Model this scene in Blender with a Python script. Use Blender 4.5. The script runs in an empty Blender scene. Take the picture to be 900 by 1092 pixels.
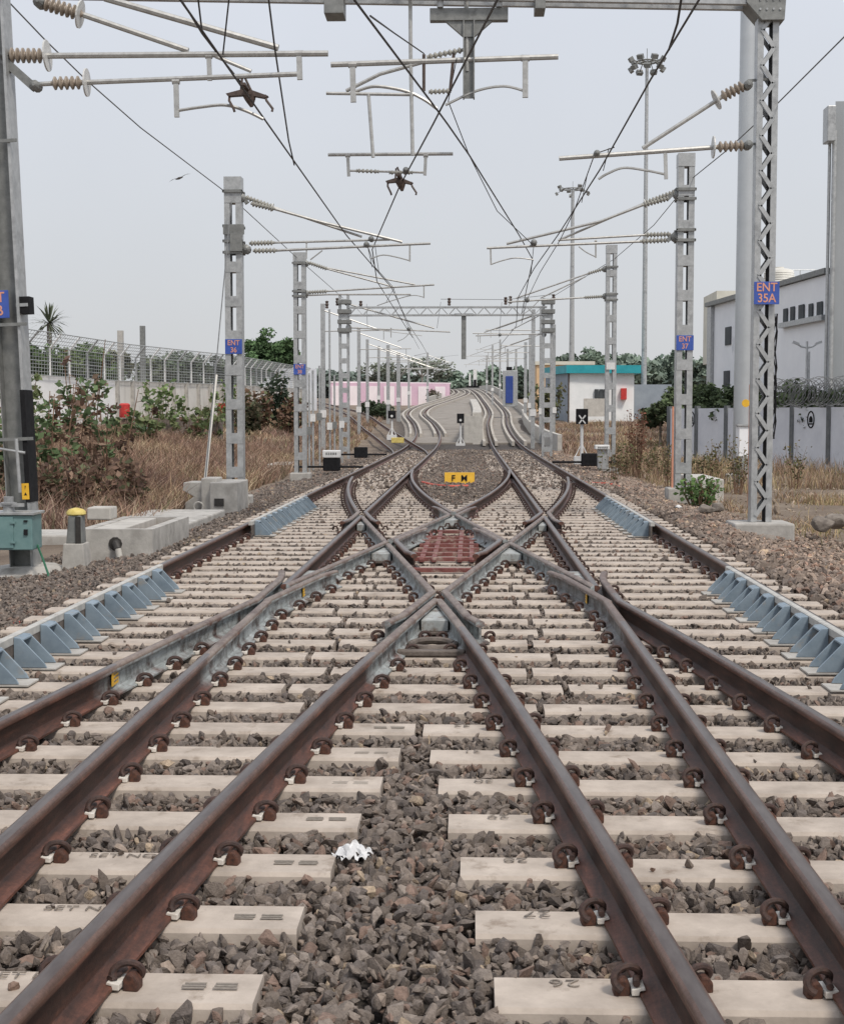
import bpy, bmesh, math, random
import numpy as np
from mathutils import Vector, Matrix

random.seed(7)
rng = np.random.default_rng(7)
sc = bpy.context.scene
col = sc.collection
R = math.radians

# ------------------------------------------------------------------ camera
F = 1560.0
EYE = 1.695
phi = math.atan(102 / F)
psi = math.asin(52 / F * math.cos(phi))
cam_d = bpy.data.cameras.new("camera")
cam = bpy.data.objects.new("camera", cam_d)
col.objects.link(cam)
cam.location = (0, 0, EYE)
cam.rotation_euler = (math.pi / 2 - phi, 0, psi)
cam_d.sensor_fit = 'VERTICAL'
cam_d.sensor_height = 36
cam_d.lens = F / 1092 * 36
cam_d.clip_start = 0.05
cam_d.clip_end = 5000
sc.camera = cam
_rm = Matrix.Rotation(psi, 3, 'Z') @ Matrix.Rotation(math.pi / 2 - phi, 3, 'X')
CR, CU, CF = _rm @ Vector((1, 0, 0)), _rm @ Vector((0, 1, 0)), _rm @ Vector((0, 0, -1))


def at(px, py, Y):
    """survey helper: the world point seen at a picture position, at world depth Y"""
    d = CR * (px - 450) + CU * (546 - py) + CF * F
    t = Y / d.y
    return Vector((d.x * t, Y, EYE + d.z * t))


OX = -0.277            # the tracks' centre line

# ------------------------------------------------------------------ materials


def nodes_of(m):
    m.use_nodes = True
    nt = m.node_tree
    b = nt.nodes["Principled BSDF"]
    return nt, b


def N(nt, t, **kw):
    n = nt.nodes.new(t)
    for k, v in kw.items():
        if k == 'inp':
            for a, b in v.items():
                n.inputs[a].default_value = b
        else:
            setattr(n, k, v)
    return n


def c4(c):
    return (c[0], c[1], c[2], 1)


def mk(name, c1, c2, scale=6.0, rough=.8, bump=.2, metal=0.0, c3=None, s3=1.2, t3=.55, stretch=None, bscale=None, bdist=.01, spec=.5):
    """two-tone noise surface with an optional third, patchy stain tone; world-space texture"""
    m = bpy.data.materials.new(name)
    nt, b = nodes_of(m)
    L = nt.links.new
    g = N(nt, 'ShaderNodeNewGeometry')
    src = g.outputs['Position']
    if stretch:
        mp = N(nt, 'ShaderNodeMapping')
        mp.inputs['Scale'].default_value = stretch
        L(src, mp.inputs['Vector'])
        src = mp.outputs[0]
    n1 = N(nt, 'ShaderNodeTexNoise', inp={'Scale': scale, 'Detail': 8.0, 'Roughness': .65})
    L(src, n1.inputs['Vector'])
    r1 = N(nt, 'ShaderNodeValToRGB')
    r1.color_ramp.elements[0].position = .33
    r1.color_ramp.elements[1].position = .67
    r1.color_ramp.elements[0].color = c4(c1)
    r1.color_ramp.elements[1].color = c4(c2)
    L(n1.outputs['Fac'], r1.inputs['Fac'])
    out = r1.outputs['Color']
    if c3 is not None:
        n3 = N(nt, 'ShaderNodeTexNoise', inp={'Scale': s3, 'Detail': 6.0, 'Roughness': .7})
        L(src, n3.inputs['Vector'])
        r3 = N(nt, 'ShaderNodeValToRGB')
        r3.color_ramp.elements[0].position = t3
        r3.color_ramp.elements[1].position = min(1, t3 + .14)
        L(n3.outputs['Fac'], r3.inputs['Fac'])
        mx = N(nt, 'ShaderNodeMix', data_type='RGBA')
        L(r3.outputs['Color'], mx.inputs[0])
        L(out, mx.inputs[6])
        mx.inputs[7].default_value = c4(c3)
        out = mx.outputs[2]
    L(out, b.inputs['Base Color'])
    b.inputs['Roughness'].default_value = rough
    b.inputs['Metallic'].default_value = metal
    b.inputs['Specular IOR Level'].default_value = spec
    if bump:
        nb = N(nt, 'ShaderNodeTexNoise', inp={'Scale': bscale or scale * 4, 'Detail': 6.0, 'Roughness': .6})
        L(src, nb.inputs['Vector'])
        bp = N(nt, 'ShaderNodeBump', inp={'Strength': bump, 'Distance': bdist})
        L(nb.outputs['Fac'], bp.inputs['Height'])
        L(bp.outputs[0], b.inputs['Normal'])
    return m


def mk_attr(name, rough=.85, noise=.35, scale=30, bump=0, trans=0):
    """colour from the mesh's own 'col' attribute, broken up with noise"""
    m = bpy.data.materials.new(name)
    nt, b = nodes_of(m)
    L = nt.links.new
    a = N(nt, 'ShaderNodeAttribute', attribute_name='col')
    g = N(nt, 'ShaderNodeNewGeometry')
    n1 = N(nt, 'ShaderNodeTexNoise', inp={'Scale': scale, 'Detail': 6.0, 'Roughness': .7})
    L(g.outputs['Position'], n1.inputs['Vector'])
    mr = N(nt, 'ShaderNodeMapRange', inp={'From Min': .25, 'From Max': .75, 'To Min': 1 - noise, 'To Max': 1 + noise})
    L(n1.outputs['Fac'], mr.inputs['Value'])
    mx = N(nt, 'ShaderNodeVectorMath', operation='SCALE')
    L(a.outputs['Color'], mx.inputs[0])
    L(mr.outputs[0], mx.inputs['Scale'])
    L(mx.outputs[0], b.inputs['Base Color'])
    b.inputs['Roughness'].default_value = rough
    b.inputs['Specular IOR Level'].default_value = .25
    if bump:
        nb = N(nt, 'ShaderNodeTexNoise', inp={'Scale': scale * 3, 'Detail': 5.0})
        L(g.outputs['Position'], nb.inputs['Vector'])
        bp = N(nt, 'ShaderNodeBump', inp={'Strength': bump, 'Distance': .01})
        L(nb.outputs['Fac'], bp.inputs['Height'])
        L(bp.outputs[0], b.inputs['Normal'])
    if trans:
        out = nt.nodes['Material Output']
        tr = N(nt, 'ShaderNodeBsdfTranslucent')
        L(mx.outputs[0], tr.inputs['Color'])
        ms = N(nt, 'ShaderNodeMixShader', inp={0: trans})
        L(b.outputs[0], ms.inputs[1])
        L(tr.outputs[0], ms.inputs[2])
        L(ms.outputs[0], out.inputs['Surface'])
    return m


def mk_rail(name, top):
    m = bpy.data.materials.new(name)
    nt, b = nodes_of(m)
    L = nt.links.new
    g = N(nt, 'ShaderNodeNewGeometry')
    mp = N(nt, 'ShaderNodeMapping')
    mp.inputs['Scale'].default_value = (3, .35, 3)
    L(g.outputs['Position'], mp.inputs['Vector'])
    n1 = N(nt, 'ShaderNodeTexNoise', inp={'Scale': 9.0, 'Detail': 8.0, 'Roughness': .7})
    L(mp.outputs[0], n1.inputs['Vector'])
    r1 = N(nt, 'ShaderNodeValToRGB')
    e = r1.color_ramp.elements
    if top:
        e[0].position, e[0].color = .34, (.072, .036, .025, 1)
        e[1].position, e[1].color = .70, (.170, .100, .074, 1)
    else:
        e[0].position, e[0].color = .34, (.042, .022, .016, 1)
        e[1].position, e[1].color = .74, (.215, .088, .055, 1)
        k = e.new(.55)
        k.color = (.100, .044, .030, 1)
    L(n1.outputs['Fac'], r1.inputs['Fac'])
    n2 = N(nt, 'ShaderNodeTexNoise', inp={'Scale': 42.0, 'Detail': 6.0, 'Roughness': .75})
    L(g.outputs['Position'], n2.inputs['Vector'])
    mm = N(nt, 'ShaderNodeMapRange', inp={'From Min': .3, 'From Max': .7, 'To Min': .68, 'To Max': 1.35})
    L(n2.outputs['Fac'], mm.inputs['Value'])
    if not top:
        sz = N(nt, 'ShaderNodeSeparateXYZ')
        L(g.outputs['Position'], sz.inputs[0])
        rz = N(nt, 'ShaderNodeValToRGB')  # shade put into the colour: web dark under the head, foot and head lighter
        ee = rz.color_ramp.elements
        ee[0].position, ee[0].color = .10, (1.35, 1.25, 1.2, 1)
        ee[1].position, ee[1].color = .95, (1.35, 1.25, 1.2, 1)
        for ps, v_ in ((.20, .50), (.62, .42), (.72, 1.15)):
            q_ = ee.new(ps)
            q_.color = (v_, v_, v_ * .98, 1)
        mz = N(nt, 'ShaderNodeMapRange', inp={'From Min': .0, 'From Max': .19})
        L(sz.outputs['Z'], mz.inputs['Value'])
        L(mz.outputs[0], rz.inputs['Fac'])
    sc_ = N(nt, 'ShaderNodeVectorMath', operation='SCALE')
    L(r1.outputs['Color'], sc_.inputs[0])
    L(mm.outputs[0], sc_.inputs['Scale'])
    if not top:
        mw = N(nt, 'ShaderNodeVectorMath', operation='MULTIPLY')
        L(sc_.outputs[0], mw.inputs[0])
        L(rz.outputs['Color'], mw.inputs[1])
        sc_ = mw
    # weathered pale paint on the crossing castings
    a = N(nt, 'ShaderNodeAttribute', attribute_name='paint')
    n3 = N(nt, 'ShaderNodeTexNoise', inp={'Scale': 5.0, 'Detail': 8.0, 'Roughness': .75})
    L(g.outputs['Position'], n3.inputs['Vector'])
    r3 = N(nt, 'ShaderNodeValToRGB')
    r3.color_ramp.elements[0].position = .36
    r3.color_ramp.elements[1].position = .55
    L(n3.outputs['Fac'], r3.inputs['Fac'])
    mu = N(nt, 'ShaderNodeMath', operation='MULTIPLY')
    L(a.outputs['Fac'], mu.inputs[0])
    L(r3.outputs['Color'], mu.inputs[1])
    r4 = N(nt, 'ShaderNodeValToRGB')
    if top:
        r4.color_ramp.elements[0].color = (.13, .090, .070, 1)
        r4.color_ramp.elements[1].color = (.29, .225, .180, 1)
    else:
        r4.color_ramp.elements[0].color = (.22, .24, .235, 1)
        r4.color_ramp.elements[1].color = (.42, .455, .455, 1)
    r4.color_ramp.elements[0].position = .35
    r4.color_ramp.elements[1].position = .65
    L(n1.outputs['Fac'], r4.inputs['Fac'])
    mx = N(nt, 'ShaderNodeMix', data_type='RGBA')
    L(mu.outputs[0], mx.inputs[0])
    L(sc_.outputs[0], mx.inputs[6])
    L(r4.outputs['Color'], mx.inputs[7])
    L(mx.outputs[2], b.inputs['Base Color'])
    b.inputs['Roughness'].default_value = .40 if top else .58
    b.inputs['Metallic'].default_value = .22 if top else .0
    bp = N(nt, 'ShaderNodeBump', inp={'Strength': .25, 'Distance': .004})
    L(n2.outputs['Fac'], bp.inputs['Height'])
    L(bp.outputs[0], b.inputs['Normal'])
    return m


M = {}
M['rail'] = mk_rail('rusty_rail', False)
M['railtop'] = mk_rail('rail_head', True)
M['band'] = mk('running_band', (.085, .062, .054), (.165, .135, .120), 14, .30, .15, metal=.55, c3=(.06, .038, .030), s3=3, t3=.56, stretch=(1, .25, 1), bdist=.002)
M['sleeper'] = mk('sleeper_concrete', (.365, .31, .262), (.56, .485, .415), 4, .9, .4, c3=(.25, .195, .15), s3=4.5, t3=.57, bscale=60, bdist=.004)
M['rust'] = mk('clip_rust', (.036, .019, .015), (.125, .050, .030), 60, .75, .5, bdist=.003)
M['darkrust'] = mk('clip_dark', (.028, .018, .016), (.085, .045, .035), 60, .7, .4, bdist=.003)
M['liner'] = mk('nylon_liner', (.55, .50, .44), (.80, .77, .71), 30, .6, .1)
M['bluegrey'] = mk('blue_grey_paint', (.17, .225, .275), (.265, .33, .385), 5, .55, .2, c3=(.30, .285, .26), s3=6, t3=.57)
M['palesteel'] = mk('pale_steel', (.36, .36, .34), (.56, .54, .50), 8, .6, .1, c3=(.20, .13, .09), s3=6, t3=.62)
M['casting'] = mk('pale_casting', (.29, .31, .305), (.48, .50, .49), 7, .65, .2, c3=(.16, .12, .095), s3=6, t3=.50)
M['darkcast'] = mk('dark_casting', (.085, .07, .06), (.20, .165, .14), 12, .7, .3)
M['maroon'] = mk('maroon_paint', (.135, .038, .034), (.235, .085, .072), 9, .65, .2, c3=(.33, .25, .205), s3=8, t3=.52)
M['galv'] = mk('galvanised', (.34, .35, .35), (.50, .51, .51), 9, .42, .05, metal=.35, c3=(.27, .275, .28), s3=2.2, t3=.55)
M['poleshine'] = mk('smooth_pole', (.46, .48, .49), (.52, .54, .55), 2, .35, 0, metal=.45)
M['galvdark'] = mk('galvanised_dull', (.165, .170, .165), (.27, .275, .265), 7, .55, .1, metal=.3, c3=(.12, .12, .115), s3=3, t3=.6)
M['tube'] = mk('cantilever_tube', (.36, .355, .34), (.52, .52, .50), 12, .4, 0, metal=.4)
M['wire'] = mk('copper_wire', (.020, .018, .017), (.06, .052, .048), 10, .6, 0)
M['thinwire'] = mk('earth_wire', (.12, .125, .13), (.20, .205, .21), 10, .6, 0)
M['insul'] = mk('insulator_clay', (.24, .195, .150), (.40, .34, .28), 20, .4, 0)
M['insulg'] = mk('insulator_grey', (.26, .255, .225), (.40, .39, .35), 20, .45, 0)
M['disc'] = mk('arcing_disc', (.50, .50, .48), (.66, .66, .64), 20, .4, 0)
M['brownmet'] = mk('brown_fitting', (.045, .030, .024), (.12, .085, .07), 20, .6, .1)
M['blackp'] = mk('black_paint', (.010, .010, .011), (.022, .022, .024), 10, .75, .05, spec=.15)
M['whitep'] = mk('white_paint', (.62, .62, .61), (.80, .80, .79), 6, .55, .05, c3=(.5, .48, .45), s3=3, t3=.62)
M['yellow'] = mk('yellow_paint', (.72, .40, .025), (.85, .50, .04), 7, .5, .05)
M['yellowold'] = mk('old_yellow_paint', (.55, .42, .10), (.75, .62, .22), 9, .6, .1)
M['orange'] = mk('orange_letters', (.62, .27, .17), (.74, .36, .24), 9, .6, 0)
M['blue'] = mk('blue_sign', (.030, .075, .34), (.060, .120, .44), 4, .6, 0, c3=(.09, .13, .33), s3=6, t3=.6)
M['darkblue'] = mk('dark_blue_panel', (.020, .045, .21), (.035, .075, .30), 2, .5, 0)
M['teal'] = mk('teal_box', (.125, .225, .225), (.175, .285, .280), 6, .5, .08, c3=(.21, .25, .23), s3=5, t3=.62)
M['concrete'] = mk('concrete', (.33, .315, .29), (.52, .50, .465), 4, .92, .4, c3=(.19, .175, .155), s3=1.8, t3=.58, bscale=35, bdist=.01)
M['palecon'] = mk('pale_concrete', (.42, .40, .365), (.58, .555, .51), 3, .92, .3, c3=(.33, .30, .265), s3=2, t3=.58, bscale=30)
M['wallgrey'] = mk('precast_grey', (.60, .62, .665), (.71, .73, .77), 1.2, .85, .12, c3=(.33, .34, .36), s3=.7, t3=.60)
M['postgrey'] = mk('post_grey', (.10, .11, .115), (.17, .18, .185), 4, .8, .1)
M['whitewall'] = mk('white_wall', (.80, .80, .795), (.92, .92, .91), 1.5, .85, .1, c3=(.55, .53, .5), s3=1.5, t3=.62)
M['stainwall'] = mk('stained_wall', (.56, .54, .50), (.76, .74, .70), 1.2, .9, .15, c3=(.27, .25, .215), s3=.9, t3=.56, stretch=(1, 1, .35))
M['pink'] = mk('pink_wall', (.62, .42, .53), (.70, .50, .60), .7, .85, .05)
M['palepink'] = mk('pale_pink', (.78, .70, .73), (.88, .81, .83), .7, .85, .05)
M['warehouse'] = mk('warehouse_cladding', (.76, .78, .81), (.85, .865, .89), .6, .7, .05, c3=(.42, .44, .48), s3=.3, t3=.6)
M['warelight'] = mk('warehouse_light', (.82, .83, .85), (.90, .91, .92), .6, .7, .05)
M['cream'] = mk('cream_sheet', (.56, .54, .46), (.68, .66, .57), .9, .8, .05)
M['tallgrey'] = mk('tall_grey', (.29, .31, .325), (.38, .40, .415), .5, .8, .08, c3=(.25, .265, .28), s3=.4, t3=.58, stretch=(1, 1, .3))
M['glass'] = mk('dark_glass', (.045, .05, .055), (.085, .095, .10), 1, .6, 0, spec=.15)
M['tealroof'] = mk('teal_roof', (.015, .27, .32), (.03, .36, .41), 1.5, .5, .05)
M['shedwall'] = mk('shed_wall', (.74, .76, .76), (.85, .86, .86), 1, .8, .05)
M['shedblue'] = mk('shed_blue_grey', (.24, .275, .32), (.31, .35, .395), 1, .8, .05)
M['peach'] = mk('peach_wall', (.60, .40, .22), (.70, .49, .29), 1, .8, .05)
M['redp'] = mk('red_paint', (.45, .025, .025), (.60, .06, .05), 6, .5, 0)
M['hose'] = mk('red_hose', (.55, .085, .055), (.70, .15, .095), 12, .55, .1)
M['plastic'] = mk('white_plastic', (.62, .62, .62), (.76, .76, .76), 20, .4, .1)
M['pvc'] = mk('pvc_pipe', (.52, .50, .46), (.64, .62, .57), 8, .5, 0)
M['pipeblack'] = mk('black_pipe', (.02, .018, .017), (.05, .045, .04), 20, .6, .1)
M['greencable'] = mk('green_cable', (.02, .10, .05), (.03, .15, .08), 10, .5, 0)
M['bark'] = mk('bark', (.09, .075, .06), (.20, .17, .14), 6, .95, .5, stretch=(1, 1, .3))
M['palebark'] = mk('pale_bark', (.26, .25, .23), (.38, .36, .34), 3, .95, .2)
M['drystem'] = mk('dry_stem', (.14, .085, .055), (.27, .17, .11), 8, .95, .1)
M['leaf'] = mk_attr('leaves', .7, .25, 4, trans=.22)
M['farleaf'] = mk_attr('far_leaves', .9, .25, .8)
M['blade'] = mk_attr('grass_blades', .85, .3, 3, trans=.15)
M['stone'] = mk_attr('ballast_stone', .92, .42, 55, bump=.5)
M['rock'] = mk('rock', (.13, .11, .095), (.28, .245, .21), 7, .95, .5, bscale=30, bdist=.02)
M['deck'] = mk('deck_concrete', (.215, .19, .165), (.32, .29, .255), .8, .9, .2, c3=(.18, .16, .14), s3=.3, t3=.55)
M['kerb'] = mk('kerb_concrete', (.40, .37, .325), (.54, .50, .445), 1, .9, .15, c3=(.26, .235, .205), s3=.5, t3=.56)
M['ink'] = mk('stencil_ink', (.10, .085, .075), (.36, .31, .26), 45, .9, 0)
M['stamp'] = mk('stamped_mark', (.20, .175, .15), (.30, .265, .225), 60, .95, .2)
M['wiremesh'] = mk('fence_wire', (.30, .32, .32), (.40, .42, .42), 5, .6, 0)
M['tank'] = mk('tank_plastic', (.62, .60, .54), (.74, .72, .66), 1, .5, 0)
M['bird'] = mk('bird_dark', (.05, .045, .04), (.09, .08, .075), 20, .9, 0)
M['hedge'] = M['leaf']

# ------------------------------------------------------------------ mesh tools


def wloc(o):
    v = Vector((0, 0, 0))
    while o is not None:
        v += o.location
        o = o.parent
    return v


class MB:
    def __init__(self):
        self.v, self.f, self.mi, self.at = [], [], [], []

    def _add(self, vs, fs, mi=0):
        n = len(self.v)
        self.v += [tuple(p) for p in vs]
        self.f += [tuple(i + n for i in f) for f in fs]
        self.mi += [mi] * len(fs)
        return self

    def box(self, x0, x1, y0, y1, z0, z1, mi=0):
        v = [(x0, y0, z0), (x1, y0, z0), (x1, y1, z0), (x0, y1, z0), (x0, y0, z1), (x1, y0, z1), (x1, y1, z1), (x0, y1, z1)]
        f = [(3, 2, 1, 0), (4, 5, 6, 7), (0, 1, 5, 4), (1, 2, 6, 5), (2, 3, 7, 6), (3, 0, 4, 7)]
        return self._add(v, f, mi)

    def obox(self, p, q, w, h, up=(0, 0, 1)):
        """a bar of section w x h from p to q"""
        p, q, up = Vector(p), Vector(q), Vector(up)
        d = (q - p).normalized()
        s = d.cross(up)
        if s.length < 1e-4:
            s = d.cross(Vector((1, 0, 0)))
        s.normalize()
        u = s.cross(d)
        v = []
        for c in (p, q):
            for a, b in ((-1, -1), (1, -1), (1, 1), (-1, 1)):
                v.append(c + s * (a * w / 2) + u * (b * h / 2))
        f = [(3, 2, 1, 0), (4, 5, 6, 7), (0, 1, 5, 4), (1, 2, 6, 5), (2, 3, 7, 6), (3, 0, 4, 7)]
        return self._add(v, f)

    def tube(self, pts, r, n=8, r2=None):
        pts = [Vector(p) for p in pts]
        rings = []
        m = len(pts)
        ref = None
        for i, p in enumerate(pts):
            d = (pts[min(i + 1, m - 1)] - pts[max(i - 1, 0)])
            if d.length < 1e-9:
                d = Vector((0, 0, 1))
            d.normalize()
            if ref is None:
                ref = Vector((0, 0, 1)) if abs(d.z) < .9 else Vector((1, 0, 0))
            s = d.cross(ref)
            if s.length < 1e-5:
                s = d.cross(Vector((0, 1, 0)))
            s.normalize()
            u = s.cross(d)
            ref = u
            rr = r if r2 is None else r + (r2 - r) * i / max(1, m - 1)
            rings.append([p + s * (rr * math.cos(2 * math.pi * k / n)) + u * (rr * math.sin(2 * math.pi * k / n)) for k in range(n)])
        v = [q for ring in rings for q in ring]
        f = []
        for i in range(m - 1):
            for k in range(n):
                a, b = i * n + k, i * n + (k + 1) % n
                f.append((a, b, b + n, a + n))
        f.append(tuple(range(n))[::-1])
        f.append(tuple((m - 1) * n + k for k in range(n)))
        return self._add(v, f)

    def lathe(self, p, q, prof, n=12):
        """prof: (t along p->q, radius)"""
        p, q = Vector(p), Vector(q)
        d = (q - p)
        dn = d.normalized()
        s = dn.cross(Vector((0, 0, 1)))
        if s.length < 1e-3:
            s = Vector((1, 0, 0))
        s.normalize()
        u = s.cross(dn)
        v, f = [], []
        for t, r in prof:
            c = p + d * t
            v += [c + s * (r * math.cos(2 * math.pi * k / n)) + u * (r * math.sin(2 * math.pi * k / n)) for k in range(n)]
        for i in range(len(prof) - 1):
            for k in range(n):
                a, b = i * n + k, i * n + (k + 1) % n
                f.append((a, b, b + n, a + n))
        f.append(tuple(range(n))[::-1])
        f.append(tuple((len(prof) - 1) * n + k for k in range(n)))
        return self._add(v, f)

    def prism(self, poly, vec):
        vec = Vector(vec)
        n = len(poly)
        v = [Vector(p) for p in poly] + [Vector(p) + vec for p in poly]
        f = [tuple(range(n))[::-1], tuple(range(n, 2 * n))]
        for i in range(n):
            j = (i + 1) % n
            f.append((i, j, j + n, i + n))
        return self._add(v, f)

    def build(self, name, mat, parent=None, smooth=False, bevel=0, attr=None, mats=None, local=False):
        o0 = Vector((0, 0, 0)) if (parent is None or local) else wloc(parent)
        me = bpy.data.meshes.new(name)
        vv = self.v if o0.length == 0 else [(p[0] - o0.x, p[1] - o0.y, p[2] - o0.z) for p in self.v]
        me.from_pydata(vv, [], self.f)
        for m_ in (mats or [mat]):
            me.materials.append(m_)
        if mats:
            me.polygons.foreach_set('material_index', self.mi)
        if attr is not None:
            a = me.attributes.new('paint', 'FLOAT', 'POINT')
            a.data.foreach_set('value', attr)
        bm = bmesh.new()
        bm.from_mesh(me)
        bmesh.ops.recalc_face_normals(bm, faces=bm.faces)
        if bevel:
            es = [e for e in bm.edges if len(e.link_faces) == 2 and e.calc_face_angle() > .5]
            bmesh.ops.bevel(bm, geom=es, offset=bevel, segments=2, affect='EDGES', profile=.5, clamp_overlap=True)
        bm.to_mesh(me)
        bm.free()
        if smooth:
            me.polygons.foreach_set('use_smooth', [True] * len(me.polygons))
            try:
                me.set_sharp_from_angle(angle=R(40))
            except Exception:
                pass
        o = bpy.data.objects.new(name, me)
        col.objects.link(o)
        if parent is not None:
            o.parent = parent
        return o


def tag(o, label, cat, group=None, kind=None):
    if label:
        o['label'] = label
    if cat:
        o['category'] = cat
    if group:
        o['group'] = group
    if kind:
        o['kind'] = kind
    return o


def thing(name, label, cat, loc=(0, 0, 0), group=None):
    o = bpy.data.objects.new(name, None)
    o.empty_display_size = .2
    o.location = loc
    col.objects.link(o)
    return tag(o, label, cat, group)


def children_copy(src, dst):
    for ch in src.children:
        c = ch.copy()
        col.objects.link(c)
        c.parent = dst
        for g in ch.children:
            d = g.copy()
            col.objects.link(d)
            d.parent = c


def nmesh(name, V, Fc, mat, colr=None, parent=None):
    """fast mesh from numpy arrays; Fc has equal-length faces; colr per vertex"""
    V = np.ascontiguousarray(V, dtype=np.float32)
    if parent is not None:
        V = V - np.array(wloc(parent), dtype=np.float32)
    Fc = np.ascontiguousarray(Fc, dtype=np.int32)
    me = bpy.data.meshes.new(name)
    m, k = Fc.shape
    me.vertices.add(len(V))
    me.vertices.foreach_set('co', V.ravel())
    me.loops.add(m * k)
    me.loops.foreach_set('vertex_index', Fc.ravel())
    me.polygons.add(m)
    me.polygons.foreach_set('loop_start', np.arange(0, m * k, k, dtype=np.int32))
    me.update(calc_edges=True)
    me.polygons.foreach_set('use_smooth', np.zeros(m, dtype=bool))
    if colr is not None:
        a = me.attributes.new('col', 'FLOAT_COLOR', 'POINT')
        cc = np.ones((len(V), 4), dtype=np.float32)
        cc[:, :3] = colr
        a.data.foreach_set('color', cc.ravel())
    me.materials.append(mat)
    o = bpy.data.objects.new(name, me)
    col.objects.link(o)
    if parent is not None:
        o.parent = parent
    return o


def text(s, size, loc, rot, mat, name, parent, squeeze=1.0):
    cu = bpy.data.curves.new('lettering', 'FONT')
    cu.body = s
    cu.size = size
    cu.align_x = 'CENTER'
    cu.align_y = 'CENTER'
    cu.offset = size * (.012 if mat != M['ink'] else -.012)
    cu.extrude = .0015
    o = bpy.data.objects.new('lettering', cu)
    col.objects.link(o)
    dg = bpy.context.evaluated_depsgraph_get()
    me = bpy.data.meshes.new_from_object(o.evaluated_get(dg))
    bpy.data.objects.remove(o)
    bpy.data.curves.remove(cu)
    me.name = name
    me.transform(Matrix.Diagonal((squeeze, 1, 1, 1)))
    me.transform(Matrix.Translation(Vector(loc) - wloc(parent)) @ rot.to_4x4())
    me.materials.clear()
    me.materials.append(mat)
    t = bpy.data.objects.new(name, me)
    col.objects.link(t)
    t.parent = parent
    return t


FACING = Matrix.Rotation(math.pi / 2, 3, 'X')

# ------------------------------------------------------------------ track geometry


def hermite(nodes):
    xs = [n[0] for n in nodes]
    ys = [n[1] for n in nodes]
    n = len(xs)
    sl = [(ys[i + 1] - ys[i]) / (xs[i + 1] - xs[i]) for i in range(n - 1)]
    tg = [sl[0]] + [(sl[i - 1] * (xs[i + 1] - xs[i]) + sl[i] * (xs[i] - xs[i - 1])) / (xs[i + 1] - xs[i - 1]) for i in range(1, n - 1)] + [sl[-1]]

    def f(x):
        if x <= xs[0]:
            return ys[0]
        if x >= xs[-1]:
            return ys[-1] + tg[-1] * (x - xs[-1])
        i = 0
        while x > xs[i + 1]:
            i += 1
        h = xs[i + 1] - xs[i]
        t = (x - xs[i]) / h
        return ((2 * t ** 3 - 3 * t * t + 1) * ys[i] + (t ** 3 - 2 * t * t + t) * h * tg[i] + (-2 * t ** 3 + 3 * t * t) * ys[i + 1] + (t ** 3 - t * t) * h * tg[i + 1])
    return f


CLX = hermite([(-20, -2.432), (0, -2.432), (40, -2.432), (58, -2.432), (72, -2.43), (95, -2.78), (110, -3.5), (135, -5.1), (158, -5.0), (178, -3.6), (203, -1.35), (230, -2.2), (262, -5.5), (300, -13)])
CRX = hermite([(-20, 1.878), (0, 1.878), (40, 1.878), (58, 1.878), (72, 1.86), (95, 1.88), (110, 1.98), (135, 2.47), (160, 2.42), (178, 2.2), (203, 1.55), (230, .44), (262, -1.6), (300, -8)])
EL = hermite([(-20, 0), (0, 0), (40, 0), (60, 0), (70, .04), (80, .14), (95, .46), (110, .93), (135, 1.8), (160, 2.65), (178, 3.35), (203, 4.65), (230, 5.75), (262, 6.2), (300, 6.2)])
GR = hermite([(-50, 0), (0, 0), (50, 0), (65, .05), (85, .5), (110, 1.5), (150, 2.4), (200, 3.5), (260, 5.0), (300, 5.2), (400, 5.3), (900, 5.3)])

MS, LC = .138, 23.3
YA, YB = -9.5, 45.0
YM = (YA + YB) / 2


def Pn(y):
    if y > YM:
        return -1.5 - Pn(2 * YM - y)
    if y <= YA:
        return -2.905
    if y < YA + LC:
        return -2.905 + MS * (y - YA) ** 2 / (2 * LC)
    return -2.905 + MS * LC / 2 + MS * (y - YA - LC)


HALF = [(-.075, 0), (-.075, .011), (-.030, .024), (-.012, .034), (-.0085, .050), (-.0085, .112), (-.014, .124), (-.034, .134), (-.036, .140), (-.0355, .150), (-.0335, .158), (-.0290, .1645), (-.0215, .1690), (-.0115, .1715), (0, .1722)]
PROF = HALF + [(-x, z) for x, z in HALF[-2::-1]]
NP_ = len(PROF)
TOPSEG = {i for i in range(NP_) if min(PROF[i][1], PROF[(i + 1) % NP_][1]) >= .149}


def sweep_rail(name, pts, paint, dz=0.0, parent=None):
    """pts: (x', y) in track-centred plan"""
    mb = MB()
    at_ = []
    n = len(pts)
    P3 = [Vector((x + OX, y, EL(y) + .008 + dz)) for x, y in pts]
    for i, p in enumerate(P3):
        d = P3[min(i + 1, n - 1)] - P3[max(i - 1, 0)]
        d.z = 0
        d.normalize()
        s = Vector((d.y, -d.x, 0))
        for a, z in PROF:
            mb.v.append(tuple(p + s * a + Vector((0, 0, z))))
        at_ += [paint(pts[i][1])] * NP_
    for i in range(n - 1):
        for k in range(NP_):
            j = (k + 1) % NP_
            mb.f.append((i * NP_ + k, i * NP_ + j, (i + 1) * NP_ + j, (i + 1) * NP_ + k))
            mb.mi.append(2 if min(PROF[k][1], PROF[j][1]) >= .1685 and not paint(pts[i][1]) else 1 if k in TOPSEG else 0)
    mb.f.append(tuple(range(NP_)))
    mb.mi.append(0)
    mb.f.append(tuple((n - 1) * NP_ + k for k in range(NP_))[::-1])
    mb.mi.append(0)
    return mb.build(name, None, parent, smooth=True, attr=at_, mats=[M['rail'], M['railtop'], M['band']])


def sstep(v, a, b):
    u = np.clip((v - a) / (b - a), 0, 1)
    return u * u * (3 - 2 * u)


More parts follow.
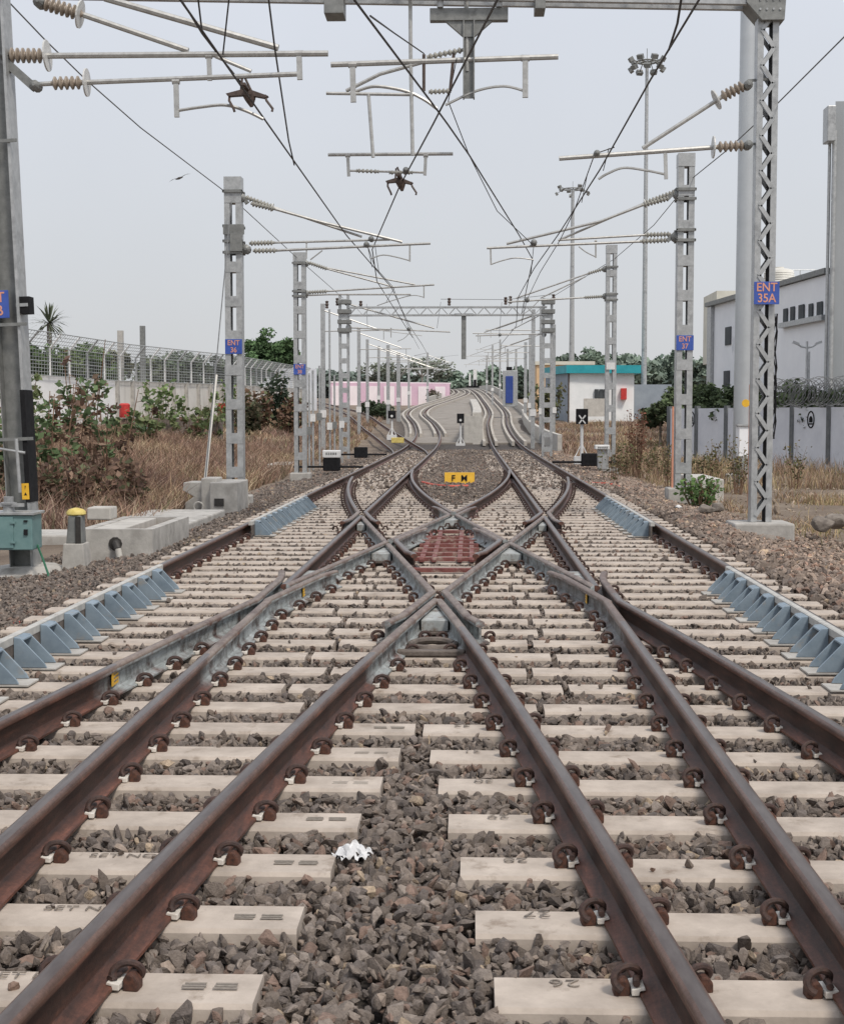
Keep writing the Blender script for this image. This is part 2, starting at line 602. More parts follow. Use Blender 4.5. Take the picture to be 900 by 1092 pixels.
def GL(X, Y):
    return np.clip((-X - 6.5) / 7.5, 0, 1) * 1.0 * sstep(Y, 22, 36) * (1 - sstep(Y, 82, 112)) + np.clip((-X - 6.5) / 8, 0, 1) * .15


def fr(a, b, step=.4):
    n = max(1, int(round(abs(b - a) / step)))
    return [a + (b - a) * i / n for i in range(n + 1)]


def pz(y0, y1, v=1.0):
    def f(y):
        if y < y0 - .15 or y > y1 + .15:
            return 0.0
        return v
    return f


none = lambda y: 0.0
RAILS = []       # (function pts, label) for the clips


def rail(label, pts, paint=none, dz=0.0, clips=True, cat='rail'):
    o = sweep_rail('rail', pts, paint, dz)
    tag(o, label, cat)
    if clips:
        RAILS.append((pts, label))
    return o


YF = 13.0        # near frog of the turnout on the left track
lo, hi = 11.0, 14.0
for _ in range(60):
    mid = (lo + hi) / 2
    if Pn(mid) + 1.5 < 0:
        lo = mid
    else:
        hi = mid
YC = (lo + hi) / 2
lo, hi = 11.0, 15.0
for _ in range(60):
    mid = (lo + hi) / 2
    if Pn(mid) < -1.405:
        lo = mid
    else:
        hi = mid
YF = (lo + hi) / 2
YS = 2 * YM
G = .113
THR = .98
# pieces of rail P (the rail that leaves the left track's outer rail), mirrored for the other three
p1 = [(Pn(y), y) for y in fr(-1.5, YF - THR)] + [(-1.405 - G, YF - THR + .05 + t) for t in (0, .5, 1.0, 1.5)] + [(-1.405 - G - .02, YF + .95), (-1.405 - G - .07, YF + 1.35)]
p1b = [(x, y) for x, y in p1]
p2a = [(Pn(y), y) for y in fr(YF + .12, YM)]
ywc = YS - YC
p2b = [(Pn(y), y) for y in fr(YM + .28, ywc - .47)] + [(-(Pn(y)) - G, y) for y in fr(ywc - .42, ywc + 1.1)] + [(-(Pn(ywc + 1.5)) - G - .05, ywc + 1.5)]
p3 = [(Pn(y), y) for y in fr(ywc + .12, 41.8)]
l1 = [(-1.405, y) for y in fr(-1.5, YF - THR)] + [(Pn(y) + G, y) for y in fr(YF - THR + .05, YF + .95)] + [(Pn(YF + 1.35) + G + .05, YF + 1.35)]
l2 = [(-1.405, y) for y in fr(YF + .12, YS - YF - .12)]


def S1(p): return [(-x, y) for x, y in p]
def S2(p): return [(x, YS - y) for x, y in p][::-1]


def S3(p): return S1(S2(p))


def far_rail(center, off, y0):
    out = []
    for y in fr(y0, 320, 2.0):
        d = (center(y + .5) - center(y - .5))
        n = math.sqrt(1 + d * d)
        out.append((center(y) - OX + off / n, y - off * d / n))
    return out


l3 = S2(l1)
l3 = [q for q in l3 if q[1] < 36] + far_rail(CLX, .75, 36)
r3 = [(-x, y) for x, y in S2(l1) if y < 36] + far_rail(CRX, -.75, 36)
L1p = [(-2.905, y) for y in fr(-1.5, 36, 1.0)][:-1] + far_rail(CLX, -.75, 36)
R2p = [(2.905, y) for y in fr(-1.5, 36, 1.0)][:-1] + far_rail(CRX, .75, 36)
rail('long rusty outermost rail of the left track, along the left ballast shoulder', L1p)
rail('long rusty outermost rail of the right track, along the right stone bank', R2p)
rail('nearest inner rail of the left track, bending into a pale wing at its frog', l1, pz(9.1, 15))
rail('nearest inner rail of the right track, dark and bending into a wing at its frog', S1(l1), pz(10.9, 15, .5))
rail('short reddish rail of the left track, between its near and far frogs', l2)
rail('short reddish rail of the right track, between its near and far frogs', S1(l2), none, -.0025)
rail('inner rail of the left ramp track, running up from the far left frog', l3)
rail('inner rail of the right ramp track, running up from the far right frog', r3)
zz = -.0025
nm = ['left rail of the left-to-right crossover', 'right rail of the right-to-left crossover',
      'left rail of the right-to-left crossover', 'right rail of the left-to-right crossover']
# P, its mirror across the centre line, its mirror front to back, and both
rail(nm[0] + ', dark near piece ending at the left frog', p1, pz(8.7, 15), zz)
rail(nm[1] + ', dark near piece ending at the right frog', S1(p1), pz(12.6, 15, .35), zz)
rail(nm[2] + ', curved far piece joining the outer left rail', S2(p1), pz(21.5, 24), zz)
rail(nm[3] + ', curved far piece joining the outer right rail', S3(p1), pz(21.5, 24), zz)
for fn, k, dzz in ((lambda p: p, 0, 0.0), (S1, 1, -.0045), (S2, 2, -.0045), (S3, 3, 0.0)):
    rail(nm[k] + (', pale piece before the diamond corner' if k < 2 else ', pale piece from diamond corner to far frog'), fn(p2a), pz(9, 24), dzz)
    rail(nm[k] + (', pale piece up to the far centre crossing' if k < 2 else ', pale piece beyond the near centre crossing'), fn(p2b), pz(9, 24), dzz)
rail(nm[0] + ', curved far piece beyond the yellow board', p3, pz(23, 24.5), -.0065)
rail(nm[1] + ', curved far piece beyond the yellow board', S1(p3), pz(23, 24.5), -.0045)
rail(nm[2] + ', rusty near piece beside the centre stones', S2(p3), pz(10.4, 13), -.0065)
rail(nm[3] + ', red rusty near piece beside the centre stones', S3(p3), pz(9.2, 13), -.0045)
# short check rails inside the diamond corners
kc = []
for y in fr(YM - 1.9, YM + 1.9, .2):
    a = max(Pn(y), -(Pn(y) + 1.5)) + G
    if y < YM - 1.5 or y > YM + 1.5:
        a += .04
    kc.append((a, y))
rail('short raised check rail inside the left corner of the diamond', kc, pz(17.9, 30), .022, False, 'check rail')
rail('short raised check rail inside the right corner of the diamond', S1(kc), pz(17.9, 30), .022, False, 'check rail')
# siding that leaves the left track
sd = hermite([(58, -2.432 - OX), (66, -2.75 - OX), (74, -3.65 - OX), (90, -5.75 - OX), (124, -10.2 - OX), (180, -18.5 - OX), (210, -23 - OX)])


def siding(off):
    return [(sd(y) + off, y) for y in fr(63, 205, 2)]


for off, lb in ((-.75, 'far outer rail of the siding that leaves the left track beyond the crossover'), (.75, 'inner rail of the siding that leaves the left track beyond the crossover')):
    mbp = siding(off)
    mb = MB()
    o = sweep_rail('rail', [(x, y) for x, y in mbp], none, -.005)
    for v in o.data.vertices:
        yy = v.co.y
        v.co.z += -EL(yy) + min(GR(yy) - .12 + .14 * 0 + .2 * min(1, max(0, (yy - 65) / 20)), EL(yy) + 5) + .12 * (1 if yy < 66 else 0) * 0
    tag(o, lb, 'rail')

# ------------------------------------------------------------------ castings of the crossings


def casting(label, poly, z0, z1, extra=None):
    t = thing('crossing_casting', label, 'casting', (sum(p[0] for p in poly) / len(poly) + OX, sum(p[1] for p in poly) / len(poly), 0))
    mb = MB()
    mb.prism([(x + OX, y, z0) for x, y in poly], (0, 0, z1 - z0))
    mb.build('filler_block', M['casting'], t, bevel=.006)
    mb = MB()
    ys = [p[1] for p in poly]
    xs = [p[0] for p in poly]
    mb.box(min(xs) - .04 + OX, max(xs) + .04 + OX, min(ys) - .02, max(ys) + .1, .006, .030)
    mb.build('base_plate', M['darkcast'], t, bevel=.004)
    return t


An = lambda y: Pn(y) + 1.5
t = casting('pale blue filler block in the vee of the near centre crossing', [(An(11.25) + .025, 11.25), (-An(11.25) - .025, 11.25), (.03, YC - .2), (-.03, YC - .2)], .031, .120)
mb = MB()
ring = [(OX + .17 * math.cos(a) * (1 if math.sin(a) < 0 else .9), 10.62 + .2 * math.sin(a), .030) for a in [2 * math.pi * k / 24 for k in range(25)]]
mb.tube(ring, .026, 8)
mb.build('cast_ring', M['darkcast'], t, smooth=True)
mb = MB()
mb.box(OX - .24, OX + .24, 10.20, 10.29, .006, .050)
mb.build('cross_bar', M['darkcast'], t, bevel=.01)
casting('white filler block below the left diamond corner', [(Pn(16.75) + .03, 16.75), (-An(16.75) - .03, 16.75), (-.75 + .02, YM - .25), (-.75 - .02, YM - .25)], .031, .120)
casting('white filler block below the right diamond corner', [(An(16.75) - .03, 16.75), (-Pn(16.75) - .03, 16.75), (.75 + .02, YM - .25), (.75 - .02, YM - .25)][::1], .031, .120)
casting('pale filler block in the vee of the near left frog', [(-1.405 - .01, YF + .2), (-1.405 + .01, YF + .2), (Pn(YF + 1.75) - .03, YF + 1.75), (-1.405 + .03, YF + 1.75)], .031, .130)
casting('pale filler block in the vee of the near right frog', [(1.405 + .01, YF + .2), (1.405 - .01, YF + .2), (-Pn(YF + 1.75) + .03, YF + 1.75), (1.405 - .03, YF + 1.75)], .031, .130)
casting('pale filler block under the nose of the far left frog', [(-1.405 + .03, YS - YF - 1.3), (-An(YS - YF - 1.3) - .03, YS - YF - 1.3), (-1.405 + .01, YS - YF - .2), (-1.405 - .01, YS - YF - .2)], .031, .120)
casting('pale filler block under the nose of the far right frog', [(1.405 - .03, YS - YF - 1.3), (An(YS - YF - 1.3) + .03, YS - YF - 1.3), (1.405 - .01, YS - YF - .2), (1.405 + .01, YS - YF - .2)], .031, .120)
casting('small pale block below the far centre crossing', [(-.17, ywc - 1.0), (.17, ywc - 1.0), (.02, ywc - .25), (-.02, ywc - .25)], .031, .120)

# maroon frame in the diamond
t = thing('tie_frame', 'maroon painted steel tie frame lying on the sleepers inside the diamond', 'frame', (OX, 18.8, 0))
for k, yy in enumerate([15.75, 16.95, 17.56, 18.17, 18.78, 19.39, 20.0, 21.0]):
    w = .40 if yy < 18 else .38 if yy < 19.5 else .34
    mb = MB()
    mb.box(OX - w, OX + w, yy - .035, yy + .035, .012, .060)
    mb.build('cross_bar', M['maroon'], t, bevel=.006)
for sx in (-1, 1):
    for xx in (.15, .29):
        mb = MB()
        mb.box(OX + sx * xx - .03, OX + sx * xx + .03, 16.85, 21.05, .008, .048)
        mb.build('side_bar', M['maroon'], t, bevel=.006)

# ------------------------------------------------------------------ check rails with brackets


def bracket_parts():
    t = thing('proto', None, None)
    return t


def check_rail(label, side, y0, y1):
    x0 = side * -2.905
    s = -side          # inward direction for the left one is +x
    sgn = 1 if side > 0 else -1
    inx = lambda d: (-2.905 + d if side > 0 else 2.905 - d) + OX
    t = thing('check_rail', label, 'check rail', (inx(.1), y0, 0))
    mb = MB()
    mb.prism([(inx(.082), y0, .176), (inx(.138), y0, .176), (inx(.138), y0, .226), (inx(.128), y0, .232), (inx(.092), y0, .232), (inx(.082), y0, .226)], (0, y1 - y0, 0))
    mb.build('guard_bar', M['palesteel'], t)
    mb = MB()
    mb.prism([(inx(.118), y0, .030), (inx(.135), y0, .030), (inx(.135), y0, .176), (inx(.118), y0, .176)], (0, y1 - y0, 0))
    mb.build('web_plate', M['darkcast'], t)
    rows = [r for r in ROWS if y0 + .1 < r < y1 - .1]
    for r in rows:
        mb = MB()
        for dy in (-.105, .105):
            poly = [(inx(.140), r + dy - .008, .222), (inx(.185), r + dy - .008, .218), (inx(.345), r + dy - .008, .050), (inx(.360), r + dy - .008, .020), (inx(.140), r + dy - .008, .020)]
            mb.prism(poly, (0, .016, 0))
        poly = [(inx(.140), r - .097, .223), (inx(.200), r - .097, .209), (inx(.200), r - .097, .196), (inx(.140), r - .097, .209)]
        mb.prism(poly, (0, .194, 0))
        b = mb.build('bracket', M['bluegrey'], t, bevel=.003)
        mb = MB()
        mb.box(min(inx(.139), inx(.42)), max(inx(.139), inx(.42)), r - .118, r + .118, .003, .017)
        mb.build('foot_plate', M['concrete'], b, bevel=.003)


SP = .607
ROWS = [4.235 + SP * i for i in range(0, 112)]
check_rail('long blue bracketed check rail beside the nearest stretch of the outer left rail', 1, 6.2, 14.35)
check_rail('short blue bracketed check rail farther along the outer left rail', 1, 20.3, 27.2)
check_rail('long blue bracketed check rail beside the nearest stretch of the outer right rail', -1, 6.2, 14.35)
check_rail('short blue bracketed check rail farther along the outer right rail', -1, 20.3, 27.2)

# yellow stickers on the webs
for lb, X_, Y_, s_ in (('yellow sticker on the dark rail before the near left frog', Pn(8.85) + .0105, 8.85, 1), ('yellow sticker on the pale wing of the near left frog', Pn(13.3) + G + .0105, 13.3, 1),
                       ('faint yellow sticker on the wing of the near right frog', -(Pn(12.9) + G + .0105), 12.9, -1), ('small yellow sticker behind the near left check rail', -2.905 + .137, 10.55, 1), ('second small yellow sticker behind the near left check rail', -2.905 + .137, 12.95, 1)):
    mb = MB()
    L_ = .24 if 'check' not in lb else .14
    mb.box(min(X_, X_ + s_ * .003) + OX, max(X_, X_ + s_ * .003) + OX, Y_ - L_ / 2, Y_ + L_ / 2, .055, .145)
    o = mb.build('sticker', M['yellow'])
    tag(o, lb, 'sticker')
    mb = MB()
    for q in range(3):
        mb.box(min(X_, X_ + s_ * .0045) + OX, max(X_, X_ + s_ * .0045) + OX, Y_ - L_ * .3, Y_ + L_ * (.1 + .1 * q), .075 + q * .022, .083 + q * .022)
    mb.build('scribble', M['ink'], o)

# ------------------------------------------------------------------ sleepers
SLP = []         # (row y, x0, x1, z) in world X


def sleeper(x0, x1, y, label, group):
    mb = MB()
    j = random.uniform(-.012, .012)
    z = random.uniform(-.006, .002)
    y += j
    prof = [(-.14, -.2), (-.124, -.014), (-.112, 0), (.112, 0), (.124, -.014), (.14, -.2)]
    a = random.uniform(-.006, .006)
    e = EL(y)
    v0 = [(x0, y + p[0] - a, e + z + p[1]) for p in prof]
    v1 = [(x1, y + p[0] + a, e + z + p[1]) for p in prof]
    xa, xb = x0 + .012, x1 - .012
    f = [(0, 1, 2, 3, 4, 5)]
    n = 6
    mb._add(v0 + v1, [tuple(range(n))[::-1], tuple(range(n, 2 * n))] + [(i, (i + 1) % n, (i + 1) % n + n, i + n) for i in range(n)])
    o = mb.build('sleeper', M['sleeper'], None)
    tag(o, label, 'sleeper', group)
    SLP.append((y, x0, x1, e + z))
    return o


right_numbers = ['26', '27', '28', '29', '30', '31', '32']
ordn = ['nearest', 'second nearest', 'third nearest', 'fourth nearest', 'fifth nearest', 'sixth nearest', 'seventh nearest']
flip = Matrix.Rotation(math.pi, 3, 'Z')
for i, y in enumerate(ROWS):
    if i < 7:
        g = max(.03, .36 - (y - 4.24) * .09)
        o = sleeper(OX - 3.45, OX - g + .01, y, 'pale sleeper under the left rails, ' + ordn[i] + ' of those with two stamped marks', 'concrete sleepers with stamped ends in the left foreground')
        for xx in (.085, .18):
            mb = MB()
            for q in range(3):
                mb.box(OX - g - xx - .035 + random.uniform(-.004, .004), OX - g - xx + .035 + random.uniform(-.004, .004), y - .022 + q * .018, y - .012 + q * .018, .0005, .0022)
            mb.build('stamped_mark', M['stamp'], o)
        if i < 3:
            text('SET NO.0', .062, (OX - 1.03, y + .060, .003), Matrix.Identity(3), M['ink'], 'stencilled_lettering', o, 1.25)
        o = sleeper(OX + g - .01, OX + 3.45, y, 'pale concrete sleeper under the right rails, painted with the upside-down number ' + right_numbers[i], 'numbered concrete sleepers in the right foreground')
        text(right_numbers[i], .075, (OX + g + .20, y + .055, .003), flip, M['ink'], 'painted_number', o, 1.3)
    elif y < 27:
        c = .72 if (i % 2) else .86
        c += random.uniform(-.06, .06)
        gp = .022
        sleeper(OX - 3.45, OX - c - gp, y, 'pale concrete sleeper piece under the left track in the crossover', 'sleeper pieces under the left track in the crossover')
        sleeper(OX - c + gp, OX + c - gp, y, 'pale concrete sleeper piece in the middle of the crossover', 'middle sleeper pieces of the crossover')
        sleeper(OX + c + gp, OX + 3.45, y, 'pale concrete sleeper piece under the right track in the crossover', 'sleeper pieces under the right track in the crossover')
    elif y < 46:
        c = max(.03, min(1.2, .03 + (y - 28) * .19))
        sleeper(OX - 3.45, OX - c, y, 'pale concrete sleeper under the far end of the crossover on the left track', 'far crossover sleepers of the left track')
        sleeper(OX + c, OX + 3.45, y, 'pale concrete sleeper under the far end of the crossover on the right track', 'far crossover sleepers of the right track')
    elif y < 70:
        sleeper(CLX(y) - 1.3, CLX(y) + 1.3, y, 'pale sleeper of the left track beyond the crossover', 'plain sleepers of the left track')
        sleeper(CRX(y) - 1.3, CRX(y) + 1.3, y, 'pale sleeper of the right track beyond the crossover', 'plain sleepers of the right track')

# ------------------------------------------------------------------ rail clips
cp = bpy.data.objects.new('rail_clip', None)
mb = MB()
pts = []
for k in range(17):
    a = R(215 - k * 17.5)
    pts.append((.108 + .039 * math.cos(a), -.030 + k * .0042, .048 + .033 * math.sin(a)))
mb.tube(pts, .0125, 8)
mb.tube([(.065, -.036, .036), (.080, .005, .042), (.085, .045, .042)], .0115, 8)
clip_spring = mb.build('spring', M['darkrust'], None, smooth=True)
mb = MB()
mb.prism([(.100, -.026, -.01), (.148, -.026, -.01), (.148, -.026, .028), (.132, -.026, .052), (.112, -.026, .052), (.100, -.026, .030)], (0, .056, 0))
clip_sh = mb.build('shoulder', M['rust'], None, bevel=.008)
mb = MB()
mb.prism([(.056, -.050, .020), (.074, -.050, .017), (.076, -.050, .003), (.098, -.050, .003), (.098, -.050, .024), (.060, -.050, .031)], (0, .095, 0))
clip_li = mb.build('liner', M['liner'], None, bevel=.003)
for o in (clip_spring, clip_sh, clip_li):
    col.objects.unlink(o)
seats = []
for pts, lb in RAILS:
    for i in range(len(pts) - 1):
        (xa, ya), (xb, yb) = pts[i], pts[i + 1]
        if yb < ya:
            (xa, ya), (xb, yb) = (xb, yb), (xa, ya)
        for r in ROWS:
            if ya <= r < yb and r < 44:
                tt = (r - ya) / (yb - ya)
                seats.append((xa + (xb - xa) * tt, r, (xb - xa) / (yb - ya), lb))
clips = []
for (x, r, sl, lb) in seats:
    for sd_ in (-1, 1):
        cx = x + sd_ * .115
        ok = True
        for (x2, r2, _, lb2) in seats:
            if r2 == r and (x2, lb2) != (x, lb) and abs(x2 - cx) < .155:
                ok = False
        if abs(abs(x) - 2.905) < .02 and sd_ * x < 0 and (6.2 < r < 14.35 or 20.3 < r < 27.2):
            ok = False
        if lb.startswith('long rusty outermost') and False:
            ok = False
        if ok and not (abs(cx) > 3.1 and r > 12):
            clips.append((x, r, sl, sd_, lb))


def in_view(x, y, z=0):
    d = Vector((x + OX, y, z - EYE))
    w = d.dot(CF)
    px = 450 + d.dot(CR) / w * F
    py = 546 - d.dot(CU) / w * F
    return -15 < px < 915 and py < 1110


vis = sorted([c for c in clips if in_view(c[0], c[1])], key=lambda c: c[1])
ORD = 'first second third fourth fifth sixth seventh eighth ninth tenth eleventh twelfth thirteenth fourteenth fifteenth sixteenth seventeenth eighteenth nineteenth twentieth'.split()
near = vis[:296]
rest = vis[296:]
for (x, r, sl, sd_, lb) in near:
    o = cp.copy()
    col.objects.link(o)
    o.location = (x + OX, r, 0.002)
    o.rotation_euler = (0, 0, -math.atan(sl) + (math.pi if sd_ < 0 else 0) + random.uniform(-.09, .09))
    k_ = random.uniform(.86, .97)
    o.scale = (1, k_, k_)
    side_ = 'right' if sd_ > 0 else 'left'
    row = ROWS.index(r)
    tag(o, 'rusty clip %s of the %s, %s sleeper row' % (side_, lb.split(',')[0], ORD[row] if row < len(ORD) else 'far'), 'rail clip', 'spring clips along the rails')
    for p in (clip_spring, clip_sh, clip_li):
        c = p.copy()
        col.objects.link(c)
        c.parent = o
if rest:
    mb = MB()
    for (x, r, sl, sd_, lb) in rest:
        mb.tube([(x + OX + sd_ * .07, r - .03, .045), (x + OX + sd_ * .10, r - .015, .095), (x + OX + sd_ * .14, r + .015, .09), (x + OX + sd_ * .155, r + .03, .04)], .014, 5)
    o = mb.build('far_rail_clips', M['darkrust'], None)
    tag(o, 'rows of small rusty clips along the far crossover rails', 'rail clips', kind='stuff')

# ------------------------------------------------------------------ ballast stones
protos = []
for k in range(14):
    bm = bmesh.new()
    for q in range(random.randint(9, 13)):
        v = Vector((random.gauss(0, 1), random.gauss(0, 1), random.gauss(0, 1))).normalized() * random.uniform(.8, 1.08)
        bm.verts.new((v.x * 1.15, v.y * .9, v.z * .72))
    bmesh.ops.convex_hull(bm, input=bm.verts)
    bmesh.ops.delete(bm, geom=[v for v in bm.verts if not v.link_faces], context='VERTS')
    bmesh.ops.triangulate(bm, faces=bm.faces)
    bm.verts.index_update()
    protos.append((np.array([v.co[:] for v in bm.verts], dtype=np.float32), np.array([[v.index for v in f.verts] for f in bm.faces], dtype=np.int32)))
    bm.free()


fine = []
for k in range(14):
    bm = bmesh.new()
    for q in range(random.randint(9, 13)):
        v = Vector((random.gauss(0, 1), random.gauss(0, 1), random.gauss(0, 1))).normalized() * random.uniform(.8, 1.12)
        bm.verts.new((v.x * 1.2, v.y * .9, v.z * .72))
    bmesh.ops.convex_hull(bm, input=bm.verts)
    bmesh.ops.delete(bm, geom=[v for v in bm.verts if not v.link_faces], context='VERTS')
    bmesh.ops.triangulate(bm, faces=bm.faces)
    bmesh.ops.subdivide_edges(bm, edges=bm.edges[:], cuts=1, use_grid_fill=True)
    bmesh.ops.smooth_vert(bm, verts=bm.verts[:], factor=.22, use_axis_x=True, use_axis_y=True, use_axis_z=True)
    for v in bm.verts:
        v.co *= random.uniform(.95, 1.07)
    bmesh.ops.triangulate(bm, faces=bm.faces)
    bm.verts.index_update()
    fine.append((np.array([v.co[:] for v in bm.verts], dtype=np.float32), np.array([[v.index for v in f.verts] for f in bm.faces], dtype=np.int32)))
    bm.free()


def rand_rot(n, tilt=None):
    q = rng.normal(size=(n, 4))
    if tilt is not None:
        q[:, 1:3] *= tilt
    q /= np.linalg.norm(q, axis=1)[:, None]
    w, x, y, z = q.T
    return np.stack([np.stack([1 - 2 * (y * y + z * z), 2 * (x * y - z * w), 2 * (x * z + y * w)], -1),
                     np.stack([2 * (x * y + z * w), 1 - 2 * (x * x + z * z), 2 * (y * z - x * w)], -1),
                     np.stack([2 * (x * z - y * w), 2 * (y * z + x * w), 1 - 2 * (x * x + y * y)], -1)], 1)


def scatter(name, P, S, C, tilt=None, protos=protos):
    n = len(P)
    which = rng.integers(0, len(protos), n)
    Rm = rand_rot(n, tilt)
    VV, FF, CC = [], [], []
    off = 0
    for k, (v, f) in enumerate(protos):
        idx = np.where(which == k)[0]
        if not len(idx):
            continue
        an = rng.uniform(.75, 1.25, size=(len(idx), 1, 3))
        vv = (v[None] * an) * S[idx][:, None, None]
        vv = np.einsum('nij,nkj->nki', Rm[idx], vv) + P[idx][:, None, :]
        m = len(v)
        VV.append(vv.reshape(-1, 3))
        FF.append((f[None] + (np.arange(len(idx)) * m)[:, None, None] + off).reshape(-1, 3))
        CC.append(np.repeat(C[idx], m, axis=0))
        off += len(idx) * m
    return nmesh(name, np.concatenate(VV), np.concatenate(FF), M['stone'], np.concatenate(CC))


def bed(xc):
    a = np.abs(xc)
    sh = np.clip((a - 3.35) / 1.9, 0, 1)
    sr = np.clip((xc - 4.1) / 1.6, 0, 1)
    sh = np.where(xc > 0, sr, sh)
    return -.030 - sh * .26


ELv = np.vectorize(EL)
GRv = np.vectorize(GR)
CLv = np.vectorize(CLX)
CRv = np.vectorize(CRX)
row_y = np.array([s[0] for s in SLP])
row_a = np.array([s[1] for s in SLP])
row_b = np.array([s[2] for s in SLP])


def on_sleeper(X, Y, marg=0.0):
    hit = np.zeros(len(X), dtype=bool)
    order = np.argsort(row_y)
    ry = row_y[order]
    ra, rb = row_a[order], row_b[order]
    lo_ = np.searchsorted(ry, Y - .20)
    for k in range(8):
        j = np.clip(lo_ + k, 0, len(ry) - 1)
        hit |= (np.abs(Y - ry[j]) < .118 + marg) & (X > ra[j] - marg) & (X < rb[j] + marg)
    return hit


def near_rail(X, Y, d):
    hit = np.zeros(len(X), dtype=bool)
    for pts, lb in RAILS:
        py_ = np.array([p[1] for p in pts])
        px_ = np.array([p[0] for p in pts])
        o_ = np.argsort(py_)
        xx = np.interp(Y, py_[o_], px_[o_], left=99, right=99)
        hit |= np.abs(X - OX - xx) < d
    return hit


stone_cols = np.array([[.168, .146, .130], [.210, .184, .165], [.250, .222, .200], [.140, .125, .117], [.225, .168, .142], [.30, .255, .22], [.18, .162, .152], [.38, .315, .24]])
stone_w = np.array([.22, .24, .14, .17, .10, .05, .06, .02])


def grid(x0, x1, y0, y1, c):
    gx, gy = np.meshgrid(np.arange(x0, x1, c), np.arange(y0, y1, c))
    X, Y = gx.ravel(), gy.ravel()
    X = X + rng.uniform(-.5, .5, len(X)) * c
    Y = Y + rng.uniform(-.5, .5, len(Y)) * c
    return X, Y


Ps, Ss, Cs = [], [], []


def add_zone(x0, x1, y0, y1, c, rmin, rmax, zoff=0.0, keep=1.0, onrate=.006):
    X, Y = grid(x0, x1, y0, y1, c)
    k = rng.random(len(X)) < keep
    # cull what cannot be seen even from a step aside
    k &= np.abs(X) < .42 * Y + 2.4
    X, Y = X[k], Y[k]
    os_ = on_sleeper(X, Y, .012)
    top = rng.random(len(X)) < onrate
    k = (~os_) | top
    X, Y, os_ = X[k], Y[k], os_[k]
    s = rmin + (rmax - rmin) * rng.random(len(X)) ** 1.8
    s = np.where(rng.random(len(X)) < .03, s * 1.35, s)
    nr = near_rail(X, Y, .13)
    far_mid = Y > 50
    xc = X - OX
    z = bed(xc) + zoff + rng.uniform(-.022, .018, len(X))
    z = np.where(os_, .35 * s, z)
    s = np.where(os_, s * .75, s)
    z = np.where(nr & ~os_, np.minimum(z, -.052), z)
    keep2 = ~(nr & os_) & ~(os_ & (Y < 8.6) & (np.abs(xc) < .78))
    z = z + ELv(Y)
    cc = stone_cols[rng.choice(len(stone_cols), len(X), p=stone_w)] * rng.uniform(.70, 1.14, (len(X), 1)) * np.array([[1.04, .985, .94]])
    tan = np.clip((xc - 3.3) / .7, 0, 1) * rng.uniform(.4, 1, len(X))
    cc = cc * (1 + tan[:, None] * np.array([.75, .62, .5]))
    Ps.append(np.stack([X, Y, z], -1)[keep2])
    Ss.append(s[keep2])
    Cs.append(cc[keep2])


add_zone(-3.6, 3.4, 2.6, 9.0, .043, .016, .040, -.004, onrate=.012)
add_zone(-3.6, 3.4, 2.6, 9.0, .048, .022, .050, -.028)
add_zone(-5.9, 5.6, 9.0, 18, .048, .015, .036, -.002, onrate=.012)
add_zone(-5.9, 5.6, 9.0, 18, .095, .035, .060, -.040)
add_zone(-5.9, 5.8, 18, 34, .070, .021, .044, .0, onrate=.018)
add_zone(-5.6, 5.4, 34, 72, .12, .040, .072, .004, onrate=.22)
add_zone(3.2, 4.05, 8, 32, .075, .028, .065, .03)
# the heap of dark and pale stones on the shoulders
P_, S_, C_ = np.concatenate(Ps), np.concatenate(Ss), np.concatenate(Cs)
nr_ = P_[:, 1] < 9.5
o = scatter('ballast_stones', P_[nr_], S_[nr_] * 1.04, C_[nr_], protos=fine)
tag(o, 'sharp grey brown crushed stones filling the nearest track bed', 'ballast', kind='stuff')
o = scatter('ballast_stones', P_[~nr_], S_[~nr_], C_[~nr_])
tag(o, 'crushed stone ballast between and beside the sleepers farther along the tracks', 'ballast', kind='stuff')

# ------------------------------------------------------------------ ground
ys = np.concatenate([np.arange(-15, 0, 3), np.arange(0, 70, 1.0), np.arange(70, 320, 5.0), np.array([330, 360, 420, 520, 700, 1000, 1500])])
xs = np.concatenate([np.array([-900, -500, -250, -120, -80, -60, -45]), np.arange(-38, -8, 2.0), np.arange(-8, 8, .4), np.arange(8, 38, 2.0), np.array([40, 60, 80, 120, 250, 500, 900])])
GX, GY = np.meshgrid(xs, ys)
cxl, cxr = CLv(GY), CRv(GY)
mid = (cxl + cxr) / 2
half = (cxr - cxl) / 2 + 1.2
a = np.abs(GX - mid) - half
sh = np.clip(a / 2.0, 0, 1)
bedz = ELv(GY) - .115
outz = GRv(GY) - .30 + .06 * np.sin(GX * 1.3 + GY * .7) + .05 * np.sin(GX * .5 - GY * .9)
outz = outz + GL(GX, GY)
GZ = np.where(a < 0, bedz, bedz * (1 - sh) + outz * sh)
V = np.stack([GX, GY, GZ], -1).reshape(-1, 3)
ny, nx = GX.shape
ii = (np.arange(ny - 1)[:, None] * nx + np.arange(nx - 1)[None]).ravel()
Fq = np.stack([ii, ii + 1, ii + nx + 1, ii + nx], -1)
m = bpy.data.materials.new('ground_soil')
nt, b = nodes_of(m)
Lk = nt.links.new
g = N(nt, 'ShaderNodeNewGeometry')
a_ = N(nt, 'ShaderNodeAttribute', attribute_name='col')
n1 = N(nt, 'ShaderNodeTexNoise', inp={'Scale': .7, 'Detail': 10.0, 'Roughness': .7})
Lk(g.outputs['Position'], n1.inputs['Vector'])
r1 = N(nt, 'ShaderNodeValToRGB')
e = r1.color_ramp.elements
e[0].position, e[0].color = .32, (.135, .100, .074, 1)
e[1].position, e[1].color = .68, (.30, .245, .190, 1)
k_ = e.new(.5)
k_.color = (.205, .158, .118, 1)
Lk(n1.outputs['Fac'], r1.inputs['Fac'])
